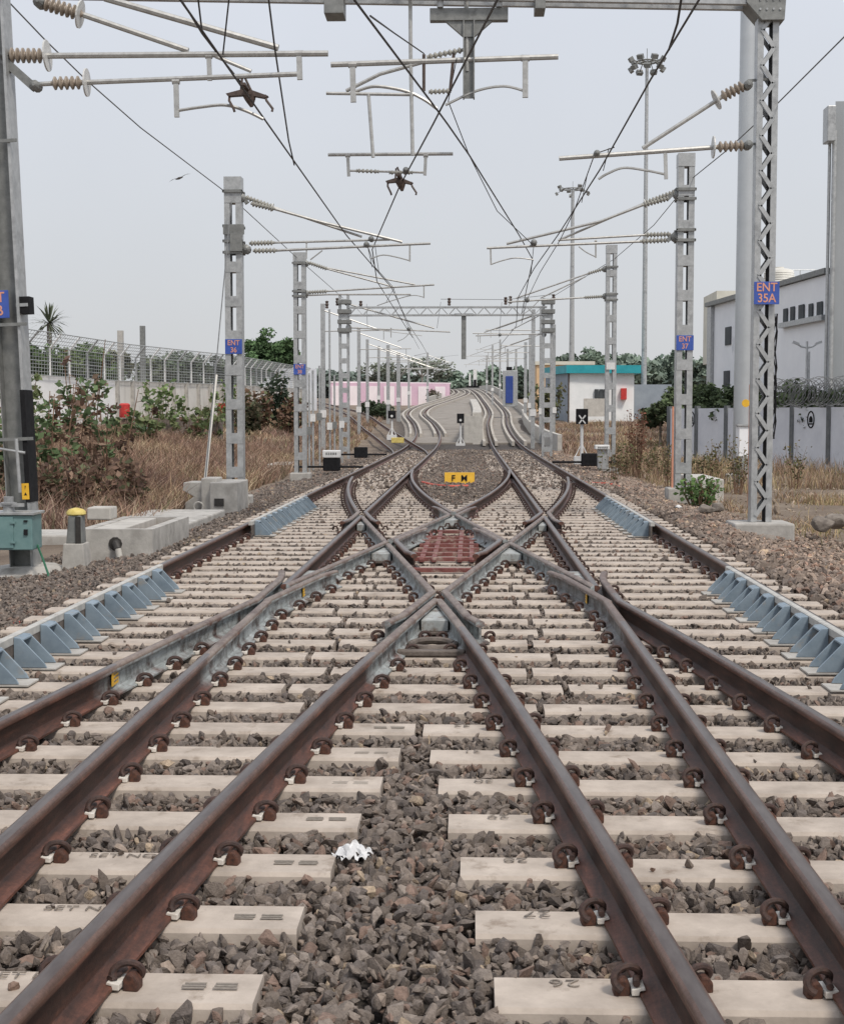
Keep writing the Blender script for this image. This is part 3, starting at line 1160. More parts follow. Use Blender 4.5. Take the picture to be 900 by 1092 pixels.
vo = N(nt, 'ShaderNodeTexVoronoi', inp={'Scale': 16.0})
Lk(g.outputs['Position'], vo.inputs['Vector'])
r2 = N(nt, 'ShaderNodeValToRGB')
e = r2.color_ramp.elements
e[0].position, e[0].color = .0, (.155, .132, .118, 1)
e[1].position, e[1].color = .75, (.035, .030, .027, 1)
Lk(vo.outputs['Distance'], r2.inputs['Fac'])
mx = N(nt, 'ShaderNodeMix', data_type='RGBA')
sp = N(nt, 'ShaderNodeSeparateColor')
Lk(a_.outputs['Color'], sp.inputs[0])
Lk(sp.outputs[0], mx.inputs[0])
Lk(r1.outputs['Color'], mx.inputs[6])
Lk(r2.outputs['Color'], mx.inputs[7])
Lk(mx.outputs[2], b.inputs['Base Color'])
b.inputs['Roughness'].default_value = .95
n4 = N(nt, 'ShaderNodeTexNoise', inp={'Scale': 6.0, 'Detail': 10.0, 'Roughness': .75})
Lk(g.outputs['Position'], n4.inputs['Vector'])
bp = N(nt, 'ShaderNodeBump', inp={'Strength': .8, 'Distance': .08})
Lk(n4.outputs['Fac'], bp.inputs['Height'])
Lk(bp.outputs[0], b.inputs['Normal'])
M['soil'] = m
bedmask = np.clip(1 - (a - .2) / 1.6, 0, 1).reshape(-1, 1).repeat(3, 1)
o = nmesh('ground', V, Fq, m, bedmask)
tag(o, None, None, kind='structure')
o.data.polygons.foreach_set('use_smooth', [True] * len(o.data.polygons))

# ------------------------------------------------------------------ ramp deck and its kerbs


def swept(name, cen, offs, mat, y0, y1, zf, parent=None, step=2.5):
    """closed section offs [(dx, dz)] swept along cen(y) with elevation zf(y)"""
    mb = MB()
    yy = fr(y0, y1, step)
    n = len(offs)
    for y in yy:
        d = cen(y + .5) - cen(y - .5)
        q = math.sqrt(1 + d * d)
        for dx, dz in offs:
            mb.v.append((cen(y) + dx / q, y - dx * d / q, zf(y) + dz))
    for i in range(len(yy) - 1):
        for k in range(n):
            j = (k + 1) % n
            mb.f.append((i * n + k, i * n + j, (i + 1) * n + j, (i + 1) * n + k))
    mb.f.append(tuple(range(n)))
    mb.f.append(tuple((len(yy) - 1) * n + k for k in range(n))[::-1])
    mb.mi = [0] * len(mb.f)
    return mb.build(name, mat, parent, smooth=True)


mid_c = lambda y: (CLX(y) + CRX(y)) / 2
mb = MB()
yy = fr(84, 318, 2.5)
for y in yy:
    w0, w1 = CLX(y) - 1.5, CRX(y) + 2.3
    mb.v += [(w0, y, EL(y) - .02), (w1, y, EL(y) - .02), (w1, y, EL(y) - 3), (w0, y, EL(y) - 3)]
for i in range(len(yy) - 1):
    for k in range(4):
        j = (k + 1) % 4
        mb._add([], [])
        mb.f.append((i * 4 + k, i * 4 + j, (i + 1) * 4 + j, (i + 1) * 4 + k))
        mb.mi.append(0)
mb.f.append((0, 1, 2, 3))
mb.mi.append(0)
o = mb.build('ramp_deck', M['deck'])
tag(o, None, None, kind='structure')
for cen, lb in ((CLX, 'left'), (CRX, 'right')):
    y0 = 93 if cen is CLX else 80
    for dx, w in ((-1.12, 'outer edge'), (-.46, 'inside, nearer the left rail'), (.46, 'inside, nearer the right rail'), (1.12, 'right outer edge')):
        o = swept('guard_kerb', cen, [(dx - .08, -.05), (dx + .08, -.05), (dx + .08, .20), (dx - .08, .20)], M['kerb'], y0, 300, EL)
        tag(o, 'pale concrete guard kerb of the %s ramp track, %s' % (lb, 'left ' + w if w == 'outer edge' else w), 'kerb')
# low parapet at the foot of the ramp, right
pc = lambda y: CRX(y) + 2.05 + max(0, (100 - y)) * .012
o = swept('parapet_wall', pc, [(0, -.4), (.22, -.4), (.22, .75), (0, .75)], M['palecon'], 72, 128, EL)
tag(o, 'low curved concrete parapet beside the right ramp track', 'parapet')
o = swept('parapet_wall', lambda y: CRX(y) + 2.35, [(0, -.4), (.22, -.4), (.22, .8), (0, .8)], M['palecon'], 135, 300, EL)
tag(o, 'far concrete parapet along the top of the ramp beyond the blue panel', 'parapet')
o = swept('parapet_wall', lambda y: CLX(y) - 2.0, [(-.22, -.4), (0, -.4), (0, .55), (-.22, .55)], M['palecon'], 182, 300, EL)
tag(o, 'low parapet on the left edge of the ramp crest by the pink wall', 'parapet')
# raised concrete median between the ramp tracks
t = thing('median_block', 'pale raised concrete median between the two tracks at the foot of the ramp', 'median', (0.1, 84, EL(84)))
mc_ = lambda y: .12 + (y - 84) * .006
top_ = lambda y: max(1.72, EL(y) + .25)
o = swept('median_body', mc_, [(-.52, -2.5), (.56, -2.5), (.56, 0), (-.52, 0)], M['palecon'], 84, 126, top_, t)
o = swept('median_coping', mc_, [(-.57, .004), (-.40, .004), (-.40, .14), (-.57, .14)], M['kerb'], 84, 126, top_, t)
for k, (ya, yb) in enumerate(((132, 180),)):
    o = swept('median_kerb', lambda y: CRX(y) - 1.9, [(-.4, -.1), (.4, -.1), (.4, .35), (-.4, .35)], M['palecon'], ya, yb, EL)
    tag(o, 'low concrete upstand between the ramp tracks higher up the slope', 'kerb')

# ------------------------------------------------------------------ masts


def px_at_ground(px, py, z=-.2):
    d = CR * (px - 450) + CU * (546 - py) + CF * F
    t = (z - EYE) / d.z
    return Vector((d.x * t, d.y * t, z))


def sign_plate(parent, x, y, z, w, h, l1_, l2_, size):
    mb = MB()
    mb.box(x - w / 2, x + w / 2, y - .012, y, z - h / 2, z + h / 2)
    s = mb.build('number_plate', M['blue'], parent, bevel=.003)
    text(l1_, size, (x, y - .014, z + h * .24), FACING, M['orange'], 'lettering', s, .92)
    text(l2_, size, (x, y - .014, z - h * .24), FACING, M['orange'], 'lettering', s, .92)
    return s


def batten_mast(label, x, y, zg, zt, w=.36, dep=.30, block=(.6, .5, .35), plate=None, group=None, bz=0.0, mat='galv'):
    t = thing('catenary_mast', label, 'mast', (x, y, zg), group)
    for s in (-1, 1):
        mb = MB()
        hw = .060
        cx = x + s * (w / 2 - hw)
        # channel: web and two flanges
        mb.prism([(cx - hw * s, y - dep / 2, zg), (cx + hw * s, y - dep / 2, zg), (cx + hw * s, y + dep / 2, zg), (cx - hw * s, y + dep / 2, zg),
                  (cx - hw * s, y + dep / 2 - .02, zg), (cx + (hw - .03) * s, y + dep / 2 - .02, zg), (cx + (hw - .03) * s, y - dep / 2 + .02, zg), (cx - hw * s, y - dep / 2 + .02, zg)], (0, 0, zt - zg))
        mb.build('channel', M[mat], t)
        mb = MB()
        xi = cx + (hw - .035) * s
        mb.box(xi - .004, xi + .004, y - dep / 2 + .022, y + dep / 2 - .022, zg, zt - .3)
        mb.build('channel_shade_strip', M['postgrey'], t)  # dark strip that paints shade onto the inside of the mast channel
    z = zg + .5
    while z < zt - .4:
        mb = MB()
        mb.box(x - w / 2 + .006, x + w / 2 - .006, y - dep / 2 - .008, y + dep / 2 + .008, z, z + .22)
        mb.build('batten_plate', M[mat], t)
        z += .72
    mb = MB()
    mb.box(x - w / 2 - .004, x + w / 2 + .004, y - dep / 2 - .012, y + dep / 2 + .012, zt - .26, zt + .01)
    mb.build('top_cap', M[mat], t)
    if block:
        mb = MB()
        mb.prism([(x - block[0] / 2, y - block[1] / 2, zg - .5), (x + block[0] / 2, y - block[1] / 2, zg - .5), (x + block[0] / 2, y + block[1] / 2, zg - .5), (x - block[0] / 2, y + block[1] / 2, zg - .5)], (0, 0, .5 + block[2]))
        mb.build('base_block', M['concrete'], t, bevel=.03)
    if plate:
        z, l1_, l2_ = plate
        sign_plate(t, x, y - dep / 2 - .016, z, .36, .31, l1_, l2_, .150)
    return t


def clamp(t, p, w):
    mb = MB()
    mb.box(p[0] - w / 2 - .03, p[0] + w / 2 + .03, p[1] - .20, p[1] - .165, p[2] - .03, p[2] + .03)
    mb.box(p[0] - w / 2 - .03, p[0] + w / 2 + .03, p[1] + .165, p[1] + .20, p[2] - .03, p[2] + .03)
    mb.tube([(p[0] - w / 2 - .02, p[1] - .2, p[2]), (p[0] - w / 2 - .02, p[1] + .2, p[2])], .015, 6)
    mb.tube([(p[0] + w / 2 + .02, p[1] - .2, p[2]), (p[0] + w / 2 + .02, p[1] + .2, p[2])], .015, 6)
    return mb.build('clamp', M['galvdark'], t)


def ohe(label, Y, elems, group=None, name='cantilever_arm', cat='cantilever', dY=0.0):
    """elements given by where they are seen, all standing in the cross-track plane at depth Y"""
    p0 = at(*elems[0][1], Y)
    t = thing(name, label, cat, p0, group)
    for e in elems:
        k = e[0]
        pts = [at(p[0], p[1], Y + (p[2] if len(p) > 2 else 0)) for p in e[1:] if isinstance(p, tuple)]
        r = e[-1] if not isinstance(e[-1], tuple) else None
        mb = MB()
        if k == 'tube':
            mb.tube(pts, r or .035, 8)
            mb.build('tube', M['tube'], t, smooth=True)
        elif k == 'dark':
            mb.tube(pts, r or .03, 8)
            mb.build('rod', M['brownmet'], t, smooth=True)
        elif k == 'ins':
            d = pts[1] - pts[0]
            ln = d.length
            nsh = max(5, int(ln / .075))
            rr = r or .085
            prof = [(0, .03), (.03, .03)]
            for q in range(nsh):
                a = .05 + .9 * q / nsh
                st = .9 / nsh
                prof += [(a, rr * .48), (a + st * .35, rr), (a + st * .55, rr * .97), (a + st * .8, rr * .5)]
            prof += [(.97, .03), (1, .03)]
            mb.lathe(pts[0], pts[1], prof, 12)
            mb.build('insulator', M['insul'] if (r or 0) >= .08 else M['insulg'], t, smooth=True)
        elif k == 'disc':
            d = (pts[1] - pts[0]).normalized()
            mb.lathe(pts[0], pts[0] + d * .02, [(0, .01), (0, r or .17), (1, r or .17), (1, .01)], 20)
            mb.build('arcing_disc', M['disc'], t)
        elif k == 'steady':
            # smooth through the points
            q = []
            for i in range(len(pts) - 1):
                a, b = pts[i], pts[i + 1]
                pa, nb = pts[max(i - 1, 0)], pts[min(i + 2, len(pts) - 1)]
                for s in range(6):
                    u = s / 6
                    q.append(.5 * ((2 * a) + (b - pa) * u + (2 * pa - 5 * a + 4 * b - nb) * u * u + (3 * a - pa - 3 * b + nb) * u ** 3))
            q.append(pts[-1])
            mb.tube(q, r or .022, 7)
            mb.build('steady_arm', M['tube'], t, smooth=True)
        elif k == 'drop':
            mb.obox(pts[0], pts[1], r or .06, (r or .06) * .7, (0, 1, 0))
            mb.build('drop_bracket', M['tube'], t)
            mb = MB()
            a = pts[0]
            w = (r or .06) * .75
            mb.lathe((a.x - w, a.y, a.z), (a.x + w, a.y, a.z), [(0, w * .8), (1, w * .8)], 10)
            mb.build('tube_clamp', M['tube'], t)
        elif k == 'bar':
            mb.obox(pts[0], pts[1], r or .1, (r or .1), (0, 1, 0))
            mb.build('bracket', M['galvdark'], t)
        elif k == 'hub':
            mb.lathe(pts[0] - Vector((0, .12, 0)), pts[0] + Vector((0, .12, 0)), [(0, .3 * (r or .1)), (.2, r or .1), (.8, r or .1), (1, .3 * (r or .1))], 10)
            mb.build('bracket', M['galvdark'], t)
    return t


def section_insulator(label, Y, cx, cy, w, s=1.0):
    """dark brown section insulator with arcing horns under a contact wire"""
    c = at(cx, cy, Y)
    t = thing('section_insulator', label, 'insulator', c)
    mb = MB()
    mb.prism([(c.x - w / 2, c.y - .05, c.z - .005), (c.x - w * .12, c.y - .05, c.z + .045), (c.x + w * .12, c.y - .05, c.z + .035), (c.x + w / 2, c.y - .05, c.z - .035), (c.x + w * .42, c.y - .05, c.z - .060), (c.x + w * .12, c.y - .05, c.z - .030), (c.x - w * .12, c.y - .05, c.z - .025), (c.x - w * .44, c.y - .05, c.z - .035)], (0, .10, 0))
    mb.prism([(c.x - .03, c.y - .35, c.z + .03), (c.x + .03, c.y - .35, c.z + .03), (c.x + .03, c.y + .35, c.z + .03), (c.x - .03, c.y + .35, c.z + .03)], (0, 0, .03))
    mb.build('body', M['brownmet'], t)
    mb = MB()
    mb.lathe((c.x + w * .05, c.y, c.z - .02), (c.x + w * .10, c.y, c.z - .16 * s), [(0, .085), (.4, .065), (1, .02)], 10)
    mb.build('bell', M['brownmet'], t, smooth=True)
    for sx in (-1, 1):
        mb = MB()
        k1 = .30 if sx < 0 else .62
        mb.tube([(c.x + sx * w * .42, c.y, c.z - .02), (c.x + sx * w * (.46 if sx > 0 else .42), c.y - .04, c.z - .09 * s), (c.x + sx * w * k1, c.y - .08, c.z - .20 * s), (c.x + sx * w * (k1 - .02), c.y - .08, c.z - .235 * s)], .016, 7)
        mb.build('horn', M['brownmet'], t, smooth=True)
    mb = MB()
    mb.tube([(c.x - w * .15, c.y, c.z + .03), (c.x - w * .12, c.y, c.z + .20 * s)], .016, 6)
    mb.tube([(c.x + w * .10, c.y, c.z + .03), (c.x - w * .08, c.y, c.z + .22 * s)], .016, 6)
    mb.build('hanger', M['brownmet'], t)
    return t


# --- near left mast: a steel joist carrying the nearest cantilever
Yl = 18.2
b0 = px_at_ground(20, 605, -.25)
xl = -5.60
t = thing('joist_mast', 'dull grey steel mast at the left edge with cut-off blue number plate', 'mast', (xl, Yl, -.25))
mb = MB()
mb.box(xl - .15, xl - .135, Yl - .17, Yl + .17, -.25, 9.5)
mb.build('flange', M['galvdark'], t)
mb = MB()
mb.box(xl + .115, xl + .15, Yl - .17, Yl + .17, -.25, 9.5)
mb.build('flange', M['galv'], t)
mb = MB()
mb.box(xl - .134, xl + .114, Yl - .02, Yl + .02, -.25, 9.5)
mb.build('web', M['galvdark'], t)
mb = MB()
mb.box(xl + .152, xl + .158, Yl - .175, Yl + .175, .62, 2.02)
mb.box(xl + .10, xl + .158, Yl - .178, Yl - .172, .62, 2.02)
mb.build('black_band', M['blackp'], t)
mb = MB()
mb.lathe((xl, Yl, -.6), (xl, Yl, -.18), [(0, .55), (.8, .55), (1, .38)], 10)
mb.build('base_pad', M['concrete'], t)
sp_ = sign_plate(t, at(18, 324, Yl - .2).x - .20 + .03, Yl - .185, at(10, 324, Yl - .2).z, .40, .34, 'ENT', '35B', .175)
mb = MB()
q = at(27.5, 326, Yl - .1) + Vector((.125, 0, 0))
mb.box(q.x - .065, q.x + .065, Yl - .15, Yl + .05, q.z - .105, q.z + .105)
bx = mb.build('black_box', M['blackp'], t)
mb = MB()
mb.box(q.x - .10, q.x + .05, Yl - .158, Yl - .152, q.z - .018, q.z + .022)
mb.build('strap', M['galv'], bx)
for zz_, in ((at(20, 347, Yl).z,), (at(20, 153, Yl).z,), (at(20, 468, Yl).z,)):
    mb = MB()
    mb.box(xl - .22, xl + .24, Yl - .20, Yl - .182, zz_ - .02, zz_ + .02)
    mb.build('clamp', M['galvdark'], t)
mb = MB()
qq = at(24, 466, Yl - .24)
mb.tube([(qq.x, Yl - .24, .75), (qq.x - .01, Yl - .24, 1.42)], .022, 8)
mb.tube([(qq.x - .22, Yl - .24, 1.30), (qq.x + .09, Yl - .24, 1.24)], .018, 8)
mb.build('switch_rod', M['galv'], t, smooth=True)
mb = MB()
mb.box(xl + .06, xl + .15, Yl - .186, Yl - .180, .66, .86)
yp = mb.build('warning_plate', M['yellow'], t)
mb = MB()
mb.prism([(xl + .085, Yl - .188, .71), (xl + .125, Yl - .188, .71), (xl + .105, Yl - .188, .75)], (0, .0015, 0))
mb.prism([(xl + .10, Yl - .188, .83), (xl + .115, Yl - .188, .83), (xl + .10, Yl - .188, .78)], (0, .0015, 0))
mb.build('symbol', M['blackp'], yp)
t.rotation_euler = (0, -.038, 0)
# teal control box on the foot of the mast
t = thing('control_box', 'teal metal control box with hinged door bolted to the foot of the left edge mast', 'box', (-5.62, 17.75, .05))
mb = MB()
mb.box(-5.95, -5.30, 17.5, 17.9, .075, .50)
mb.build('body', M['teal'], t, bevel=.012)
mb = MB()
mb.box(-5.97, -5.27, 17.47, 17.93, .502, .535)
mb.build('lid', M['galv'], t, bevel=.005)
mb = MB()
mb.box(-5.93, -5.53, 17.485, 17.498, .10, .48)
d_ = mb.build('door', M['teal'], t, bevel=.004)
mb = MB()
mb.box(-5.56, -5.50, 17.47, 17.484, .16, .185)
mb.box(-5.56, -5.50, 17.47, 17.484, .40, .425)
mb.build('hinge', M['teal'], d_)
mb = MB()
mb.box(-5.40, -5.355, 17.48, 17.498, .26, .33)
mb.box(-5.40, -5.355, 17.48, 17.498, .42, .44)
mb.build('lock_plate', M['blackp'], t)
mb = MB()
mb.lathe((-5.62, 17.62, .535), (-5.62, 17.62, .72), [(0, .07), (.4, .07), (.5, .10), (.6, .10), (.65, .06), (1, .06)], 12)
mb.box(-5.72, -5.42, 17.55, 17.60, .60, .64)
mb.build('switch_gear', M['galv'], t)
mb = MB()
mb.tube([(-5.30, 17.7, .12), (-5.18, 17.5, -.02), (-5.05, 17.25, -.16), (-4.98, 17.1, -.24)], .014, 6)
mb.build('earth_cable', M['greencable'], t, smooth=True)

ohe('nearest cantilever with three brown insulators reaching in from the left edge mast', Yl, [
    ('bar', (2, 62), (38, 94), .10),
    ('hub', (39, 92), .065), ('hub', (6, 60), .06), ('hub', (43, 3), .07),
    ('ins', (46, 3), (90, 16), .092), ('disc', (85, 15), (90, 16), .17),
    ('tube', (90, 16), (201, 54), .036),
    ('tube', (112, -2), (297, 51), .042),
    ('ins', (9, 59), (48, 59.5), .095), ('disc', (50, 59.5), (60, 59), .19),
    ('tube', (48, 59.5), (350, 57), .038),
    ('tube', (38, 90), (56, 89), .03), ('ins', (55, 89), (89, 88), .085), ('disc', (92, 88), (100, 88), .17),
    ('tube', (89, 88), (317, 79), .032),
    ('drop', (223, 60), (224, 86), .055), ('drop', (319, 57), (320, 85), .065), ('drop', (188, 87), (189, 125), .060),
    ('steady', (189, 118), (215, 114), (240, 112), (262, 118), (281, 127), .020),
    ('tube', (230, 60), (268, 76), .024),
])
section_insulator('dark brown section insulator with two horns under the nearest left cantilever', Yl, 264, 100, .52)

# --- near right lattice column and the portal beam across the top
Yp = 23.0
xr = at(809.5, 556, Yp).x
zb = .05
t = thing('portal_gantry', 'near steel portal with zigzag laced column and blue ENT 35A plate', 'portal', (xr, Yp, -.25))
W = .325
for s in (-1, 1):
    mb = MB()
    cx = xr + s * (W / 2 - .048)
    mb.prism([(cx - .048, Yp - .12, zb), (cx + .048, Yp - .12, zb), (cx + .048, Yp + .12, zb), (cx - .048, Yp + .12, zb)], (0, 0, 8.1 - zb))
    mb.build('channel', M['galv'], t, bevel=.006)
st = .265
for yy, fl in ((Yp - .132, 0), (Yp + .118, 1)):
    mb = MB()
    z = zb + .1
    k = 0
    while z < 7.85:
        a, b_ = (xr - .09, xr + .09) if k % 2 == 0 else (xr + .09, xr - .09)
        mb.obox((a, yy + .006, z), (b_, yy + .006, z + st), .020, .062, (1, 0, 0))
        z += st
        k += 1
    mb.build('lacing', M['galv'], t)
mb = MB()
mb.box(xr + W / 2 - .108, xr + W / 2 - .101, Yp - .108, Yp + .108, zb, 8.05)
mb.build('inner_shade_strip', M['blackp'], t)  # dark strip painting the shade on the right channel's inner face
mb = MB()
mb.prism([(xr - .46, Yp - .42, -.5), (xr + .46, Yp - .42, -.5), (xr + .46, Yp + .42, -.5), (xr - .46, Yp + .42, -.5)], (0, 0, .55))
mb.build('base_block', M['concrete'], t, bevel=.03)
ztop = at(780, 3, Yp).z
mb = MB()
mb.prism([(xr - .32, Yp - .23, ztop + .35), (xr + .26, Yp - .23, ztop + .35), (xr + .22, Yp - .23, ztop - .32), (xr - .12, Yp - .23, ztop - .32), (xr - .36, Yp - .23, ztop - .05)], (0, .46, 0))
gz = mb.build('gusset', M['galvdark'], t, bevel=.006)
mb = MB()
for a in range(4):
    for c in range(3):
        mb.lathe((xr - .15 + a * .10, Yp - .232, ztop + .12 - c * .14), (xr - .15 + a * .10, Yp - .245, ztop + .12 - c * .14), [(0, .018), (1, .018)], 6)
mb.build('bolts', M['galv'], gz)
zr_ = at(780, 4, Yp - .2).z
zl_ = at(440, -1.5, Yp - .2).z
xr_, xl_ = at(780, 4, Yp - .2).x, at(440, 0, Yp - .2).x
bz = lambda x: zr_ + (zl_ - zr_) * (x - xr_) / (xl_ - xr_)
XB0 = -9.4
mb = MB()
for yy in (Yp - .15, Yp + .15):
    for dz_ in (.04, .76):
        mb.obox((XB0, yy, bz(XB0) + dz_), (xr - .3, yy, bz(xr - .3) + dz_), .10, .08)
x_ = XB0 + .2
while x_ < xr - .8:
    for yy in (Yp - .15, Yp + .15):
        mb.obox((x_, yy, bz(x_) + .05), (x_ + .35, yy, bz(x_) + .75), .02, .05, (0, 1, 0))
        mb.obox((x_ + .35, yy, bz(x_) + .75), (x_ + .70, yy, bz(x_) + .05), .02, .05, (0, 1, 0))
    x_ += .7
mb.build('beam', M['galv'], t)
mb = MB()
mb.box(XB0 - .4, XB0, Yp - .2, Yp + .2, -.3, bz(XB0) + .85)
mb.build('far_column', M['galv'], t)
for pxx, w in ((356, .30), (576, .16)):
    q = at(pxx, 7, Yp - .22)
    mb = MB()
    mb.box(q.x - w / 2, q.x + w / 2, Yp - .24, Yp + .24, at(pxx, 14 if w > .2 else 9, Yp - .24).z, bz(q.x) + .12)
    mb.build('beam_clamp', M['galvdark'], t, bevel=.01)
sign_plate(t, at(817, 312, Yp - .22).x, Yp - .222, at(816, 312.5, Yp - .22).z, .385, .345, 'ENT', '35A', .185)
mb = MB()
q = at(830, 352, Yp)
for r_ in range(5):
    mb.tube([(q.x - .02 + .05 * math.sin(i * 1.3 + r_), Yp + .25, 3.3 - i * .28) for i in range(8)], .012, 6)
mb.build('cable_bundle', M['blackp'], t)
# drop post with wide head plate
t = thing('drop_post', 'dull grey drop post with wide riveted head plate hanging from the near portal beam', 'drop post', at(500, 16, Yp + .05))
q0, q1 = at(500, 16, Yp), at(500, 105, Yp)
mb = MB()
mb.box(q0.x - .60, q0.x + .60, Yp - .08, Yp + .08, q0.z - .10, q0.z + .09)
mb.build('head_plate', M['galvdark'], t, bevel=.008)
mb = MB()
mb.prism([(q0.x - .36, Yp - .05, q0.z - .10), (q0.x + .36, Yp - .05, q0.z - .10), (q0.x + .08, Yp - .05, q0.z - .34), (q0.x - .08, Yp - .05, q0.z - .34)], (0, .1, 0))
mb.build('gusset', M['galvdark'], t)
mb = MB()
mb.box(q0.x - .09, q0.x - .07, Yp - .1, Yp + .1, q1.z, q0.z - .1)
mb.box(q0.x + .07, q0.x + .09, Yp - .1, Yp + .1, q1.z, q0.z - .1)
mb.box(q0.x - .07, q0.x + .07, Yp - .012, Yp + .012, q1.z, q0.z - .1)
mb.build('post', M['galvdark'], t)
for dx in (-.44, .46):
    mb = MB()
    mb.tube([(q0.x + dx, Yp - .1, q0.z + .09), (q0.x + dx, Yp - .1, bz(q0.x) + .10)], .05, 8)
    mb.build('hanger', M['galv'], t)

ohe('wide registration tube hung in the middle between the near portal hangers', Yp, [
    ('tube', (353, 69), (595, 60.5), .044),
    ('drop', (376, 69), (377, 109), .085), ('drop', (560, 62), (560, 104), .085),
    ('tube', (348, 99.5), (441, 101), .026),
    ('tube', (369, 97), (405, 79), (452, 66), .030),
    ('steady', (378, 98), (400, 92), (432, 97), (452, 106), (466, 116), .026),
    ('steady', (559, 97), (537, 92), (508, 97), (475, 112), .022),
    ('ins', (455, 61), (495, 53), .050), ('ins', (457, 98), (481, 97), .045),
    ('dark', (452, 58), (452, 97), .025), ('dark', (484, 56), (480, 97), .025),
    ('tube', (437.5, -4), (438, 68), (440, 166), .030),
    ('tube', (497, -3), (498, 76), .034),
    ('tube', (393, 100), (398, 168), .028),
], name='registration_arm', cat='registration arm')
ohe('shorter registration tube below the wide one, holding the middle section insulator', Yp + .6, [
    ('tube', (350, 165), (483, 164), .028),
    ('drop', (371, 166), (372, 188), .05), ('drop', (454, 166), (453, 187), .05),
    ('tube', (373, 182), (454, 184), .018), ('ins', (380, 182), (404, 183), .035), ('ins', (415, 184), (440, 184), .035),
    ('hub', (433, 182), .05)], name='registration_arm', cat='registration arm')
section_insulator('dark section insulator with two horns hanging in the middle of the picture', Yp + .6, 426, 193, .44)
ohe('cantilever with two brown insulators on the right laced portal column', Yp - .02, [
    ('ins', (793, 91), (768, 104), .092), ('disc', (764, 106), (760, 108), .16),
    ('tube', (770, 103), (685, 158), .032),
    ('ins', (794, 155), (763, 157), .088), ('disc', (761, 157), (755, 157), .17),
    ('tube', (763, 157), (596, 169), .037),
    ('drop', (709, 161), (710, 191), .055),
    ('steady', (709, 186), (690, 182), (665, 179), (648, 185), (638, 191), .020),
    ('hub', (636, 164), .05), ('hub', (797, 91), .07), ('hub', (797, 155), .07),
    ('bar', (797, 86), (828, 84), .035), ('bar', (797, 154), (828, 152), .035)])

# --- tall smooth pole behind the lattice column
t = thing('steel_pole', 'tall smooth round steel pole standing just behind the laced portal column', 'pole', (8.0, 44, -.3))
q0, q1 = at(791.5, 492, 44), at(797, -60, 44)
mb = MB()
mb.tube([(q0.x, 44, -.3), (q0.x, 44, q1.z)], .30, 20, .24)
mb.build('shaft', M['poleshine'], t, smooth=True)
mb = MB()
mb.lathe((q0.x, 44, -.4), (q0.x, 44, 0), [(0, .5), (.9, .5), (1, .45)], 16)
mb.build('base', M['concrete'], t)

# --- row masts
Y2, Y3, Y4 = 31.0, 43.5, 60.0
x2 = at(252, 520, Y2).x
z2t = at(248, 190, Y2).z
m2 = batten_mast('battened grey mast beside the broken concrete blocks on the left', x2, Y2, -.1, z2t, .36, .3, (.66, .6, .12), (at(252, 370, Y2).z, 'ENT', '36'))
for py in (205, 242, 258, 270):
    clamp(m2, (x2, Y2, at(250, py, Y2).z), .36)
mb = MB()
q = at(250, 246, Y2)
mb.box(q.x - .2, q.x + .24, Y2 - .22, Y2 - .17, q.z - .10, q.z + .10)
mb.box(q.x - .05, q.x + .2, Y2 - .24, Y2 - .2, q.z - .45, q.z - .1)
mb.build('switch_bracket', M['galvdark'], m2)
x3 = at(321, 500, Y3).x
m3 = batten_mast('slimmer grey mast second along the left side, with blue plate', x3, Y3, -.1, at(318, 270, Y3).z, .36, .3, (.6, .5, .12), (at(321, 394, Y3).z, 'ENT', '38'))
for py in (281, 311, 316):
    clamp(m3, (x3, Y3, at(320, py, Y3).z), .36)
xR2 = at(727, 517, Y2).x
mR2 = batten_mast('battened grey mast on the right standing on a rough concrete block', xR2, Y2, .0, at(730, 165, Y2).z, .34, .3, (.66, .6, .2), (at(728, 366, Y2).z, 'ENT', '37'))
for py in (203, 213, 246, 257):
    clamp(mR2, (xR2, Y2, at(728, py, Y2).z), .34)
mb = MB()
mb.tube([(xR2 - .22, Y2 - .1, .0), (xR2 - .22, Y2 - .1, 1.9)], .022, 8)
mb.build('orange_duct', M['orange'], mR2)
YR3 = 47.5
xR3 = at(650, 487, YR3).x
mR3 = batten_mast('grey mast second along the right side, in front of the teal roofed building', xR3, YR3, -.1, at(650, 262, YR3).z, .34, .3, (.6, .5, .12))
mb = MB()
q = at(651, 390, YR3 - .2)
mb.box(q.x - .14, q.x + .14, YR3 - .2, YR3 - .17, q.z - .12, q.z + .10)
mb.build('white_plate', M['whitep'], mR3)
for py in (285, 314, 320):
    clamp(mR3, (xR3, YR3, at(650, py, YR3).z), .34)

mast_grp = 'far overhead line masts'
ohe('twin stay cantilever with grey insulators on the left mast beside the broken blocks', Y2, [
    ('hub', (258, 211), .09), ('hub', (263, 266), .10), ('bar', (256, 205), (264, 217), .09), ('bar', (256, 258), (266, 270), .09),
    ('ins', (261, 210), (292, 221), .060), ('tube', (292, 221), (386, 252.5), .026),
    ('ins', (268, 217), (294, 223, -.1), .060), ('tube', (294, 223, -.1), (340, 236, -.1), (429, 258), .030),
    ('ins', (266, 259.5), (293, 258.7), .060), ('tube', (293, 258.7), (416, 255.5), .024),
    ('ins', (270, 267.5), (296, 267), .060), ('tube', (296, 267), (459, 259.5), .028),
    ('drop', (437, 261), (437, 279), .035), ('steady', (437, 278), (422, 274), (408, 272), (395, 276), .014),
    ('drop', (327, 259), (327, 276), .028), ('tube', (331, 277), (344, 267), .014),
    ('disc', (290, 221), (296, 223), .09), ('hub', (391, 261), .06), ('hub', (396, 255), .06)])
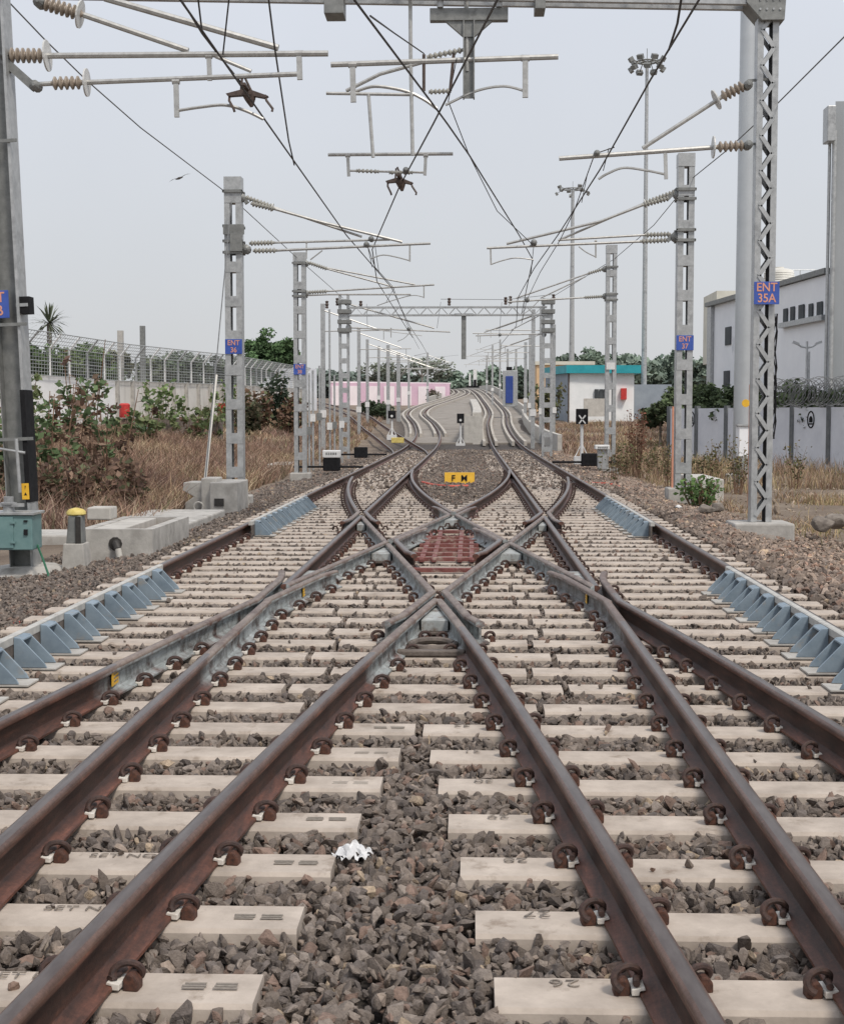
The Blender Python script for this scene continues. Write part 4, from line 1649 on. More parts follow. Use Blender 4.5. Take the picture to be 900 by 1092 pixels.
ohe('twin stay cantilever on the second left mast', Y3, [
    ('hub', (326, 281), .1), ('hub', (326, 313), .1),
    ('ins', (329, 280), (350, 287), .065), ('tube', (350, 287), (420, 306), .026),
    ('tube', (348, 285.5), (443, 303.6), .026),
    ('ins', (326, 312), (350, 310.5), .065), ('tube', (350, 310.5), (463, 303.6), .028),
    ('tube', (328, 315), (350, 314), (438, 314), .026),
    ('drop', (452, 305), (452, 318), .035), ('steady', (452, 317), (440, 315), (420, 320), (402, 326), .014)])
ohe('twin stay cantilever with paired insulators on the right mast above the rough block', Y2, [
    ('hub', (722, 208), .09), ('hub', (720, 253), .10), ('bar', (722, 202), (711, 212), .09), ('bar', (722, 247), (711, 257), .09),
    ('ins', (721, 204), (686, 217), .060), ('tube', (686, 217), (597, 255.5), .024),
    ('ins', (714, 211), (684, 219, -.1), .060), ('tube', (684, 219, -.1), (640, 236, -.1), (540, 260), .029),
    ('ins', (715, 249.7), (687, 250.6), .060), ('tube', (687, 250.6), (595, 256), .024),
    ('ins', (712, 256), (682, 257.5), .060), ('tube', (682, 257.5), (519, 264.5), .027),
    ('drop', (523, 265), (523.5, 282.5), .035), ('steady', (523.5, 282), (535, 278), (550, 275), (569, 277), .014),
    ('drop', (635, 257), (635, 275), .035), ('steady', (635, 274), (625, 269), (617, 263), .013),
    ('hub', (569, 259), .07), ('disc', (688, 217), (684, 218), .09)])
ohe('twin stay cantilever on the second right mast', YR3, [
    ('hub', (645, 287), .1), ('hub', (645, 316), .1),
    ('ins', (646, 286), (626, 292), .06), ('tube', (626, 292), (550, 318), .026),
    ('tube', (624, 295), (576, 318), .022),
    ('ins', (645, 316), (622, 317.3), .06), ('tube', (622, 317.3), (541, 322), .028),
    ('drop', (543, 318), (543, 326), .03), ('hub', (562, 320), .08), ('steady', (575, 320), (565, 330), (556, 336), .013)])

# --- far portal across both tracks
Y4 = 62.0
t = thing('portal_gantry', 'far grey lattice portal spanning both tracks, with a short hanging post', 'portal', (at(367, 470, Y4).x, Y4, 0))
for px_ in (367.5, 583):
    q = at(px_, 470, Y4)
    zt = at(px_, 314 if px_ < 400 else 318, Y4).z
    for s in (-1, 1):
        mb = MB()
        mb.box(q.x + s * .17 - .05, q.x + s * .17 + .05, Y4 - .15, Y4 + .15, -.1, zt)
        mb.build('channel', M['galv'], t)
    z = .2
    while z < zt - .2:
        mb = MB()
        mb.box(q.x - .17, q.x + .17, Y4 - .16, Y4 - .152, z, z + .22)
        mb.build('batten_plate', M['galv'], t)
        z += .62
    for py in (322, 332, 343, 352):
        mb = MB()
        zz_ = at(px_, py, Y4).z
        mb.box(q.x - .26, q.x + .30, Y4 - .28, Y4 + .24, zz_ - .09, zz_ + .07)
        mb.build('switch_gear', M['galvdark'], t)
qa, qb = at(372, 328, Y4), at(583, 328, Y4)
mb = MB()
for zz_ in (qa.z, qa.z - .33):
    for yy in (Y4 - .18, Y4 + .18):
        mb.box(qa.x, qb.x, yy - .03, yy + .03, zz_ - .03, zz_ + .03)
x_ = qa.x
k = 0
while x_ < qb.x - .3:
    for yy in (Y4 - .18, Y4 + .18):
        mb.obox((x_, yy, qa.z if k % 2 else qa.z - .33), (x_ + .3, yy, qa.z - .33 if k % 2 else qa.z), .02, .045, (0, 1, 0))
    x_ += .3
    k += 1
mb.build('beam', M['galv'], t)
q = at(494.5, 336, Y4)
mb = MB()
mb.box(q.x - .40, q.x + .40, Y4 - .06, Y4 + .06, q.z - .04, q.z + .06)
mb.box(q.x - .10, q.x + .10, Y4 - .1, Y4 + .1, at(494, 383, Y4).z, q.z)
mb.build('drop_post', M['galvdark'], t)
for px_, py in ((349, 325), (360, 322), (479, 322), (539, 321), (544, 320), (590, 318), (385, 325)):
    q = at(px_, py, Y4)
    mb = MB()
    mb.lathe((q.x, Y4 - .1, q.z - .16), (q.x, Y4 - .1, q.z + .16), [(0, .05), (.1, .07), (.3, .05), (.5, .08), (.7, .05), (.9, .08), (1, .03)], 8)
    mb.build('post_insulator', M['brownmet'], t)
ohe('cantilever hanging below the far portal on its left column', Y4, [
    ('hub', (370, 323), .12), ('tube', (371, 324), (463, 350), .034), ('hub', (372, 349), .12),
    ('tube', (373, 349.5), (480, 354), .028), ('tube', (380, 349), (450, 358), .014),
    ('drop', (417, 350), (417, 360), .04), ('hub', (436, 351), .08), ('steady', (440, 351), (432, 360), (424, 364), .014)])
ohe('cantilever hanging below the far portal on its right column', Y4, [
    ('hub', (580, 357), .1), ('tube', (580, 356), (507, 358), .026), ('drop', (512, 358), (512, 366), .03), ('hub', (533, 357), .07), ('tube', (578, 335), (545, 352), .02)])
# --- masts and arms farther up the line
fm = [(345, 324, 470, 70, .20), (425, 376, 452, 120, .30), (414, 368, 450, 112, .26), (568, 330, 455, 78, .20), (577, 328, 455, 84, .24), (560, 365, 440, 118, .24),
      (525, 368, 412, 170, .22), (533, 362, 415, 190, .22), (541, 372, 430, 150, .22), (456, 376, 420, 180, .24),
      (383, 350, 455, 90, .20), (392, 362, 450, 105, .20), (404, 369, 445, 128, .22), (436, 380, 440, 150, .22), (550, 372, 425, 160, .22), (590, 346, 455, 88, .20), (565, 356, 440, 102, .2), (519, 379, 415, 205, .24)]
for i, (px_, pt, pb, Y, w) in enumerate(fm):
    q = at(px_, pb, Y)
    zt = at(px_, pt, Y).z
    zg = min(q.z, GR(Y)) - 1.0
    t = thing('catenary_mast', 'slim grey overhead line mast among the crowd beside the ramp', 'mast', (q.x, Y, zg), mast_grp)
    mb = MB()
    mb.box(q.x - w / 2, q.x + w / 2, Y - .12, Y + .12, zg, zt)
    mb.build('post', M['galv'], t)
    s = 1 if px_ < 470 else -1
    mb = MB()
    mb.tube([(q.x, Y, zt - .3), (q.x + s * 2.6, Y, zt - 1.2)], .035, 6)
    mb.tube([(q.x, Y, zt - 1.3), (q.x + s * 3.2, Y, zt - 1.25)], .03, 6)
    mb.tube([(q.x + s * 2.9, Y, zt - 1.25), (q.x + s * 2.9, Y, zt - 1.7)], .02, 6)
    mb.build('arm', M['tube'], t)
    mb = MB()
    mb.box(q.x - .16, q.x + .16, Y - .16, Y - .13, EL(Y) + 1.6, EL(Y) + 1.95)
    mb.build('plate', M['whitep'], t)
# slim cable posts at the left
slim = [(330, 398, 470), (334, 395, 462), (341, 390, 467), (352, 330, 465), (357, 400, 470), (365, 395, 475)]
for i, (px_, pt, pb) in enumerate(slim):
    Y = 52 + i * 1.6
    q = at(px_, pb, Y)
    t = thing('cable_post', 'thin pale post among the cluster left of the track', 'post', (q.x, Y, q.z), 'thin pale posts left of the track')
    mb = MB()
    mb.tube([(q.x, Y, min(q.z, -.1) - .2), (q.x, Y, at(px_, pt, Y).z)], .038, 8)
    mb.build('shaft', M['galv'], t, smooth=True)
    mb = MB()
    zz_ = at(px_, pb - 10 - 6 * (i % 3), Y).z
    mb.box(q.x - .10, q.x + .10, Y - .14, Y - .06, zz_ - .12, zz_ + .16)
    mb.build('small_box', M['whitep'] if i % 2 else M['galvdark'], t)
# guy rod with pvc sleeve at the second mast
mb = MB()
mb.tube([at(247, 215, Y2 - .3), at(219, 515, 28.4)], .012, 6)
o = tag(mb.build('guy_wire', M['thinwire']), 'thin guy wire running down from the left battened mast to the broken blocks', 'guy wire')
mb = MB()
mb.tube([at(231, 400, 29.55), at(219, 512, 28.45)], .030, 8)
o = mb.build('pvc_sleeve', M['pvc'], o)

# ------------------------------------------------------------------ wires


def wire(name, label, pts, r, mat='wire', cat='wire', sag=0.0, group=None):
    q = []
    for i in range(len(pts) - 1):
        a, b_ = Vector(pts[i]), Vector(pts[i + 1])
        n = max(2, int((b_ - a).length / 3)) if sag else 1
        for s in range(n):
            u = s / n
            p = a.lerp(b_, u)
            p.z -= sag * 4 * u * (1 - u)
            q.append(p)
    q.append(Vector(pts[-1]))
    mb = MB()
    mb.tube(q, r, 6)
    return tag(mb.build(name, M[mat], None, smooth=True), label, cat, group)


ZC = EYE + 3.80


def back(a, b_, y=-6.0):
    """carry a wire straight on past the camera"""
    a, b_ = Vector(a), Vector(b_)
    return b_ + (a - b_) * ((y - b_.y) / (a.y - b_.y))


wr = .0125
lw = [(-2.68, -1, ZC), (-2.66, 13, ZC), (-2.65, 18.2, ZC), (-2.62, 31, ZC), (-2.35, 43.5, ZC), (-2.6, 62, ZC + .02)]
lw += [(CLX(y) + (.2 if i % 2 else -.2), y, EL(y) + 5.5) for i, y in enumerate((80, 110, 140, 170, 200, 230))]
wire('contact_wire', 'contact wire over the left track, passing under the nearest left cantilever', lw, wr)
rw = [(2.3, -1, ZC), (2.08, 13.35, ZC), (2.02, 16.9, ZC), (1.98, 22.95, ZC), (1.82, 31, ZC), (1.62, 38, ZC), (1.5, 47.5, ZC), (1.9, 62, ZC)]
rw += [(CRX(y) + (.2 if i % 2 else -.2), y, EL(y) + 5.5) for i, y in enumerate((80, 110, 140, 170, 200, 230))]
wire('contact_wire', 'contact wire over the right track, passing under the laced column cantilever', rw, wr)
wire('contact_wire', 'contact wire crossing from the upper left towards the right track', [back(at(340, -62, 11.5), at(378, 0, 13.35)), at(340, -62, 11.5), at(378, 0, 13.35), at(463, 113, 17.9), at(477, 132, 19), at(500, 165, 21.3), at(553, 250, 30.5), at(568, 277, 34), at(563, 300, 41), at(556, 335, 58)], wr)
wire('contact_wire', 'contact wire crossing from the upper right towards the left track', [back(at(562, -62, 11.5), at(530, 0, 13.35)), at(562, -62, 11.5), at(530, 0, 13.35), at(480, 97, 17.1), at(462, 132, 19), at(426, 199, 24.2), at(397, 266, 32.5), at(402, 300, 41), at(440, 360, 62)], wr)
# messengers, jumpers and droppers
wire('messenger_wire', 'upper wire running down to the nearest left section insulator', [at(190, -6, 18.0), at(216, 36, 18.1), at(236, 62, 18.2), at(262, 94, 18.25)], .012)
wire('jumper_wire', 'short upper jumper joining the nearest left wire', [at(211, -6, 17.4), at(216, 36, 18.0)], .011)
wire('jumper_wire', 'pale jumper falling onto the nearest left cantilever tube', [at(245, -6, 17.6), at(238, 58, 18.1)], .010)
wire('jumper_wire', 'long slanting jumper joining the left contact wire below the nearest cantilever', [at(286, -6, 16.4), at(293, 50, 17.8), at(308, 150, 21), at(314, 176, 22.1)], .011)
wire('jumper_wire', 'slanting jumper joining the right contact wire near the top of the picture', [at(727, -6, 14.6), at(722, 25, 15.2), at(713, 53, 16.0)], .013)
wire('jumper_wire', 'thin wire from the upper cross wire to the wide registration tube', [at(395, 17, 13.9), at(420, 35, 20), at(452, 57, 22.9)], .010)
wire('messenger_wire', 'thin messenger above the right track from the laced column cantilever onwards', [at(655, 157, 23), at(634, 164, 23), at(612, 225, 28), at(597, 256, 31), at(576, 290, 40), at(562, 319, 47.5), at(556, 345, 62)], .009)
wire('messenger_wire', 'thin messenger between the registration tubes and the far right mast arm', [at(487, 62, 22.9), at(478, 108, 23.2), at(500, 165, 25), at(530, 225, 29), at(569, 262, 31)], .008)
wire('messenger_wire', 'thin messenger over the left track from the battened mast onwards', [at(392, 262, 31), at(400, 285, 36), at(419, 306, 43.5), at(436, 351, 62), at(447, 372, 90)], .009)
for k, (a, b_, Y) in enumerate((((392, 262), (397, 285), 31.5), ((569, 262), (566, 292), 33), ((560, 320), (556, 345), 49), ((421, 306), (412, 322), 44.5), ((400, 262), (404, 290), 32.5), ((649, 158), (643, 182), 23.3), ((626, 186), (620, 216), 26.5))):
    wire('dropper', 'thin dropper between the messenger and the contact wire', [at(*a, Y), at(*b_, Y + .4)], .007, group='droppers of the overhead line')
wire('earth_wire', 'thin earth wire running from the upper left to the battened left mast and on', [back(at(-40, -40, 16.0), at(5, -3, 18.2)), at(-40, -40, 16.0), at(5, -3, 18.2), at(48, 42, 19.5), at(92, 85, 21.5), at(150, 136, 24.5), at(241, 205, 31), at(317, 275, 43.5), at(366, 318, 62)], .010, 'thinwire', sag=0)
wire('earth_wire', 'thin earth wire coming from the upper right to the battened right mast and on', [back(at(905, 34, 19), at(829, 110, 23)), at(905, 34, 19), at(829, 110, 23), at(775, 160, 27), at(738, 190, 31), at(697, 240, 38), at(655, 276, 47.5), at(590, 316, 62)], .010, 'thinwire')
wire('cross_wire', 'thin wire strung above the far portal between its post insulators', [at(470, 319, Y4 - .1), at(540, 319.5, Y4 - .1), at(590, 314, Y4 - .1)], .012, 'thinwire')
for k, (a, b_) in enumerate((((470, 322), (466, 350)), ((535, 322), (532, 360)), ((391, 324), (392, 350)))):
    wire('dropper', 'thin lead hanging below the far portal beam', [at(*a, Y4 + .3), at(*b_, Y4 + .3)], .010, 'thinwire', group='leads below the far portal')

# ------------------------------------------------------------------ high mast lights


def high_mast(label, px, ptop, Y, n):
    q = at(px, 440, Y)
    zt = at(px, ptop, Y).z
    t = thing('high_mast_light', label, 'light mast', (q.x, Y, GR(Y)))
    mb = MB()
    mb.tube([(q.x, Y, GR(Y) - 1), (q.x, Y, zt)], .24 * Y / 120, 12, .13 * Y / 120)
    mb.build('shaft', M['galv'], t, smooth=True)
    rr = 1.3 * Y / 120
    mb = MB()
    ring = [(q.x + rr * .62 * math.cos(a), Y + rr * .62 * math.sin(a), zt + .15) for a in [2 * math.pi * k / 16 for k in range(17)]]
    mb.tube(ring, .07, 6)
    for k in range(4):
        a = math.pi * k / 4
        mb.tube([(q.x - rr * .62 * math.cos(a), Y - rr * .62 * math.sin(a), zt + .15), (q.x + rr * .62 * math.cos(a), Y + rr * .62 * math.sin(a), zt + .15)], .05, 6)
    mb.tube([(q.x, Y, zt), (q.x, Y, zt + 1.2)], .03, 6)
    mb.build('head_frame', M['galvdark'], t)
    for k in range(n):
        a = 2 * math.pi * (k + .3) / n
        c = Vector((q.x + rr * math.cos(a), Y + rr * math.sin(a), zt + (.30 if k % 2 else -.42)))
        mb = MB()
        d = Vector((math.cos(a), math.sin(a), -.6)).normalized()
        mb.obox(c - d * .16, c + d * .16, .50, .36)
        mb.tube([c, (q.x + rr * .6 * math.cos(a), Y + rr * .6 * math.sin(a), zt + .15)], .04, 5)
        mb.build('floodlight', M['galvdark'], t)


high_mast('tall floodlight mast with a ring of lamps behind the right wires', 686, 68, 120, 14)
high_mast('smaller, more distant floodlight mast between the right wires', 609, 203, 200, 9)

# ------------------------------------------------------------------ buildings on the right


def wall_seg(mb, a, b_, z0, z1, th=.25):
    a, b_ = Vector((a[0], a[1], 0)), Vector((b_[0], b_[1], 0))
    d = (b_ - a).normalized()
    n = Vector((d.y, -d.x, 0)) * th
    mb.prism([(a.x, a.y, z0), (b_.x, b_.y, z0), ((b_ - n).x, (b_ - n).y, z0), ((a - n).x, (a - n).y, z0)], (0, 0, z1 - z0))


def on_wall(a, b_, u, out):
    a, b_ = Vector((a[0], a[1], 0)), Vector((b_[0], b_[1], 0))
    d = (b_ - a).normalized()
    n = Vector((d.y, -d.x, 0))
    return a.lerp(b_, u) + n * out, d, n


def wall_box(mb, a, b_, u0, u1, z0, z1, o0, o1):
    p, d, n = on_wall(a, b_, u0, o0)
    q, _, _ = on_wall(a, b_, u1, o0)
    mb.prism([(p.x, p.y, z0), (q.x, q.y, z0), (q.x, q.y, z1), (p.x, p.y, z1)], n * (o1 - o0))


# warehouse: its long side runs nearly along the track
A = (at(756.5, 400, 86).x, 86.0)
B = (at(881, 400, 66).x + .1, 66.0)
HT = 8.05
bld = thing('warehouse', 'pale grey warehouse with a row of slot windows behind the right wall', 'building', (A[0], 80, .4))


def outward(o):
    return o


mb = MB()
d_ = (Vector((B[0], B[1], 0)) - Vector((A[0], A[1], 0)))
u_split = .36
pS = Vector((A[0], A[1], 0)).lerp(Vector((B[0], B[1], 0)), u_split)
# volumes: build as prisms of plan polygons (left side faces the track)
mb.prism([(A[0], A[1], -.5), (pS.x, pS.y, -.5), (pS.x + 22, pS.y + 1, -.5), (A[0] + 22, A[1] + 2, -.5)], (0, 0, HT + .5))
mb.build('wall', M['warehouse'], bld)
mb = MB()
mb.prism([(pS.x - .12, pS.y, -.5), (B[0] - .12, B[1], -.5), (B[0] + 22, B[1] + 1, -.5), (pS.x + 22, pS.y + .9, -.5)], (0, 0, HT + .45))
mb.build('wall', M['warelight'], bld)


def left_box(mb, u0, u1, z0, z1, o0, o1):
    a, b_ = Vector((A[0], A[1], 0)), Vector((B[0], B[1], 0))
    d = (b_ - a).normalized()
    n = Vector((-1, d.x / d.y * -1 * -1, 0))
    n = Vector((d.y, -d.x, 0)).normalized()      # points to -x
    p, q = a.lerp(b_, u0) + n * o0, a.lerp(b_, u1) + n * o0
    mb.prism([(p.x, p.y, z0), (q.x, q.y, z0), (q.x, q.y, z1), (p.x, p.y, z1)], n * (o1 - o0))


def u_at(px):
    # parameter on A-B seen at picture column px
    lo_, hi_ = 0.0, 1.0
    for _ in range(40):
        mm = (lo_ + hi_) / 2
        x = A[0] + (B[0] - A[0]) * mm
        y = A[1] + (B[1] - A[1]) * mm
        d = Vector((x, y, 0))
        w = d.dot(CF)
        pxx = 450 + d.dot(CR) / w * F
        if pxx < px:
            lo_ = mm
        else:
            hi_ = mm
    return (lo_ + hi_) / 2


def yz(u, py):
    x = A[0] + (B[0] - A[0]) * u
    y = A[1] + (B[1] - A[1]) * u
    return EYE + (444 - py) / F * y


mb = MB()
left_box(mb, -.01, 1.0, HT - .02, HT + .22, -.3, .30)
mb.build('roof_edge', M['galvdark'], bld)
for cx, w, py0, py1 in ((839, 4, 331, 346), (846.5, 4, 329, 344), (856, 5.5, 327, 343), (866, 4, 326, 340), (875.5, 5.5, 324, 339)):
    u = u_at(cx)
    du = u_at(cx + w / 2) - u
    mb = MB()
    left_box(mb, u - du, u + du, yz(u, py1), yz(u, py0), .15, .20)
    f_ = mb.build('window', M['glass'], bld)
    mb = MB()
    left_box(mb, u - du * 1.35, u + du * 1.35, yz(u, py1) - .10, yz(u, py1), .13, .30)
    mb.build('sill', M['galv'], f_)
for cx, w, py0, py1 in ((775.5, 6, 350, 369), (774.5, 6, 396, 414)):
    u = u_at(cx)
    du = u_at(cx + w / 2) - u
    mb = MB()
    left_box(mb, u - du, u + du, yz(u, py1), yz(u, py0), .02, .06)
    mb.build('window', M['glass'], bld)
u0, u1 = u_at(836), u_at(881)
mb = MB()
zl = yz(u0, 349)
left_box(mb, u0, .999, zl - .12, zl + .12, .14, .38)
mb.build('ledge', M['galv'], bld)
mb = MB()
left_box(mb, u_at(756), u_at(760), -.3, HT - .05, .02, .20)
mb.build('corner_pipe', M['galv'], bld)
# cream lean-to shed on the roof
mb = MB()
p = at(758, 327, 92)
q = at(800, 318, 92)
mb.box(p.x, q.x + 3, 90, 95, 5, at(760, 313, 92).z)
o = tag(mb.build('roof_shed', M['cream']), 'cream sheeted shed showing above the far end of the warehouse roof', 'shed')
# water tank with guard rail
qt = at(830, 305, 74)
t = thing('water_tank', 'cream plastic water tank standing on the warehouse roof', 'tank', (qt.x, 74, HT + .4))
mb = MB()
prof = [(0, .70), (.02, .74)]
for k in range(8):
    prof += [(.06 + k * .09, .75), (.10 + k * .09, .72), (.12 + k * .09, .75)]
prof += [(.86, .70), (.92, .5), (.95, .25), (1, .25)]
mb.lathe((qt.x, 74, HT - .2), (qt.x, 74, at(830, 285, 74).z), prof, 20)
mb.build('body', M['tank'], t, smooth=True)
q = at(843, 300, 74)
mb = MB()
for a in (0, .75, 1.5):
    mb.tube([(q.x - .3 + a, 74, HT), (q.x - .3 + a, 74, at(843, 288, 74).z)], .03, 6)
for z_ in (at(843, 288, 74).z, at(843, 295, 74).z):
    mb.tube([(q.x - .3, 74, z_), (q.x + 1.2, 74, z_)], .025, 6)
o = tag(mb.build('guard_railing', M['galv']), 'small tubular guard railing beside the rooftop tank', 'railing')
# tall grey block at the right edge
t = thing('tall_building', 'tall plain grey building with a drain pipe cut off by the right edge', 'building', (14.2, 56, 0))
xa = at(887, 300, 56).x
zt = at(890, 108, 56).z
mb = MB()
mb.prism([(xa, 56, -.5), (xa + 14, 56, -.5), (xa + 16, 64, -.5), (xa + 2.4, 64, -.5)], (0, 0, zt + .5))
mb.build('wall', M['tallgrey'], t)
mb = MB()
mb.box(at(880, 130, 55.5).x, at(889, 130, 55.5).x, 55.2, 55.95, at(885, 152, 55.5).z, at(885, 114, 55.5).z)
mb.build('gutter_box', M['galv'], t, bevel=.03)
mb = MB()
mb.tube([(at(890, 200, 55.6).x, 55.8, 0), (at(890, 200, 55.6).x, 55.8, at(890, 138, 55.6).z)], .09, 10)
mb.tube([(at(884.5, 200, 55.8).x, 55.95, 0), (at(884.5, 200, 55.8).x, 55.95, at(884, 150, 55.6).z)], .06, 10)
mb.build('drain_pipe', M['galv'], t, smooth=True)
# double armed yard lamp
t = thing('yard_lamp', 'slim white yard lamp with two drooping arms in front of the warehouse', 'lamp', (at(860, 430, 63).x, 63, .3))
q = at(860, 370, 63)
mb = MB()
mb.tube([(q.x, 63, .3), (q.x, 63, at(860, 364, 63).z)], .08, 8, .05)
mb.tube([(q.x + .10, 63, .3), (q.x + .10, 63, at(860, 375, 63).z)], .05, 8, .04)
mb.build('shaft', M['whitep'], t, smooth=True)
for s in (-1, 1):
    mb = MB()
    a = at(860 + s * 10, 367, 63)
    mb.tube([(q.x, 63, at(860, 371, 63).z), (q.x + s * .25, 63, a.z - .10), (a.x, 63, a.z)], .04, 8)
    mb.obox((a.x - s * .05, 63, a.z), (a.x + s * .22, 63, a.z + .10), .16, .10)
    mb.build('lamp_arm', M['whitep'], t)

# precast boundary wall
wa, wb = Vector((at(713, 450, 62).x, 62.0, 0)), Vector((at(926, 450, 50).x, 50.0, 0))
t = thing('boundary_wall', 'pale grey precast panel wall with dark posts and ringed emblems on the right', 'wall', (wa.x, wa.y, 0))
dv = (wb - wa) / 6
dn = dv.normalized()
nn = Vector((dn.y, -dn.x, 0))
if nn.y > 0:
    nn = -nn
for k in range(9):
    p, q = wa + dv * k, wa + dv * (k + 1)
    ztop_ = 2.02
    mb = MB()
    mb.prism([(p.x, p.y, -.3), (q.x, q.y, -.3), (q.x, q.y, 1.0), (p.x, p.y, 1.0)], nn * -.08)
    mb.prism([(p.x, p.y, 1.02), (q.x, q.y, 1.02), (q.x, q.y, ztop_), (p.x, p.y, ztop_)], nn * -.08)
    mb.prism([(p.x, p.y, 1.0), (q.x, q.y, 1.0), (q.x, q.y, 1.02), (p.x, p.y, 1.02)], nn * -.05)
    pan = mb.build('wall_panel', M['wallgrey'], t)
    if k in (0, 4, 7):
        c = p.lerp(q, .84 if k == 0 else .52) + nn * .006 + Vector((0, 0, 1.58))
        mb = MB()
        ring = [c + dn * (.19 * math.cos(a)) + Vector((0, 0, .29 * math.sin(a))) for a in [2 * math.pi * i / 24 for i in range(25)]]
        mb.tube(ring, .026, 6)
        mb.prism([c + dn * x + Vector((0, 0, z)) for x, z in ((-.10, -.10), (.10, -.10), (.10, .04), (.05, .11), (0, .13), (-.05, .11), (-.10, .04))], nn * .008)
        mb.prism([c + dn * x + Vector((0, 0, z)) for x, z in ((-.11, -.18), (.11, -.18), (.11, -.13), (-.11, -.13))], nn * .008)
        mb.build('emblem', M['blackp'], pan)
    mb = MB()
    pp = p + nn * .02
    mb.prism([pp - dn * .10 + nn * .03, pp + dn * .10 + nn * .03, pp + dn * .10 - nn * .14, pp - dn * .10 - nn * .14], (0, 0, 2.12))
    o = mb.build('wall_post', M['postgrey'], t)
    for v in o.data.vertices:
        pass


def coil(label, p, q, r, turns, zc, group=None):
    p, q = Vector(p), Vector(q)
    d = (q - p)
    dn_ = d.normalized()
    u = dn_.cross(Vector((0, 0, 1)))
    pts = []
    n = turns * 14
    for i in range(n + 1):
        a = 2 * math.pi * i / 14
        jr = r * (1 + .12 * math.sin(i * .37))
        pts.append(p + d * (i / n) + u * (jr * math.cos(a)) + Vector((0, 0, zc + jr * math.sin(a))) + dn_ * (.22 * math.sin(a * 1.0)))
    mb = MB()
    mb.tube(pts, .014, 4)
    return tag(mb.build('razor_wire', M['thinwire']), label, 'razor wire', group)


coil('tangled razor wire coils along the top of the right boundary wall', wa + dv * 3.4, wa + dv * 8.5, .50, 46, 2.55)
coil('second looser razor wire coil behind the first on the right boundary wall', wa + dv * 3.0 - nn * .3, wa + dv * 8.5 - nn * .3, .38, 40, 2.45)
# roadside cabinet by the round pole
t = thing('cabinet', 'pale grey cabinet on dark legs beside the round steel pole', 'cabinet', (at(795, 475, 42).x, 42, -.1))
q0, q1 = at(786, 485, 42), at(803, 455, 42)
mb = MB()
mb.box(q0.x, q1.x + .05, 41.8, 42.3, .55, 1.42)
mb.build('body', M['warelight'], t, bevel=.02)
mb = MB()
mb.box(q0.x - .05, q1.x + .1, 41.75, 42.35, 1.422, 1.47)
mb.build('cap', M['galv'], t)
for xx in (q0.x + .05, q1.x - .02):
    for yy in (41.85, 42.25):
        mb = MB()
        mb.box(xx - .03, xx + .03, yy - .03, yy + .03, -.4, .55)
        mb.build('leg', M['galvdark'], t)
t = thing('marker_stake', 'orange painted stake with a round yellow tag beside the laced column', 'stake', (at(799, 500, 30).x, 30, -.2))
q = at(799, 480, 30)
mb = MB()
mb.tube([(q.x, 30, -.3), (q.x, 30, at(799, 410, 30).z)], .03, 8)
mb.build('shaft', M['orange'], t)
mb = MB()
c = at(795, 430, 29.9)
mb.lathe((c.x, 29.93, c.z), (c.x, 29.90, c.z), [(0, .08), (1, .08)], 14)
mb.build('tag', M['yellow'], t)

# teal roofed building, peach building
t = thing('signal_building', 'small white building with a flat teal roof band to the right of the track', 'building', (at(630, 437, 112).x, 112, 1.5))
Yb = 112.0
c0, c1, c2 = at(586, 430, Yb + 3), at(606, 430, Yb), at(675, 430, Yb + 1)
zb_, zt_ = GR(Yb) - .6, at(640, 398, Yb).z
mb = MB()
mb.prism([(c1.x, Yb, zb_), (c2.x, Yb + .5, zb_), (c2.x, Yb + 10, zb_), (c1.x, Yb + 10, zb_)], (0, 0, zt_ - zb_))
mb.build('wall', M['shedwall'], t)
mb = MB()
mb.prism([(c0.x, Yb + 6, zb_), (c1.x - .01, Yb + .01, zb_), (c1.x - .01, Yb + 10, zb_), (c0.x, Yb + 10, zb_)], (0, 0, zt_ - zb_))
mb.build('side_wall', M['shedblue'], t)
mb = MB()
zr = at(640, 389.5, Yb).z
mb.prism([(c0.x - .25, Yb + 5.6, zt_), (c1.x - .2, Yb - .45, zt_), (c2.x + .45, Yb - .1, zt_), (c2.x + .45, Yb + 10.4, zt_), (c0.x - .25, Yb + 10.4, zt_)], (0, 0, zr - zt_))
mb.build('roof', M['tealroof'], t)
for a, b_, py0, py1 in ((634, 638, 415, 425), (639, 643, 415, 425), (643.7, 646, 415, 425)):
    p, q = at(a, py1, Yb), at(b_, py0, Yb)
    mb = MB()
    mb.box(p.x, q.x, Yb - .02, Yb + .4, p.z, q.z)
    mb.build('window', M['glass'], t)
p, q = at(662, 426, Yb), at(668, 414, Yb)
mb = MB()
mb.box(p.x, q.x, Yb - .05, Yb + .45, p.z, q.z)
mb.build('red_panel', M['redp'], t)
for k, px_ in enumerate((589.5, 597.5)):
    u = (px_ - 586) / 20
    xx = c0.x + (c1.x - c0.x) * u
    yy_ = Yb + 6 * (1 - u)
    mb = MB()
    mb.box(xx - .14, xx + .10, yy_ - .25, yy_ + .05, at(590, 428, Yb + 3).z, at(590, 416, Yb + 3).z)
    mb.build('side_window', M['glass'], t)
mb = MB()
mb.tube([(c1.x, Yb - .06, zb_), (c1.x, Yb - .06, zt_)], .06, 8)
mb.build('drain_pipe', M['brownmet'], t)
mb = MB()
p, q = at(622, 437, Yb - 2), at(646, 425, Yb - 2)
mb.box(p.x, q.x, Yb - 2.2, Yb - 1.9, p.z - .5, q.z)
o = tag(mb.build('low_wall', M['palecon']), 'low pale wall in front of the teal roofed building', 'wall')
t = thing('peach_building', 'peach coloured building partly hidden behind the teal roofed one', 'building', (at(600, 420, 150).x, 150, 2.3))
p, q = at(572, 440, 150), at(632, 389, 150)
mb = MB()
mb.box(p.x, q.x, 150, 160, p.z - 1, q.z)
mb.build('wall', M['peach'], t)
mb = MB()
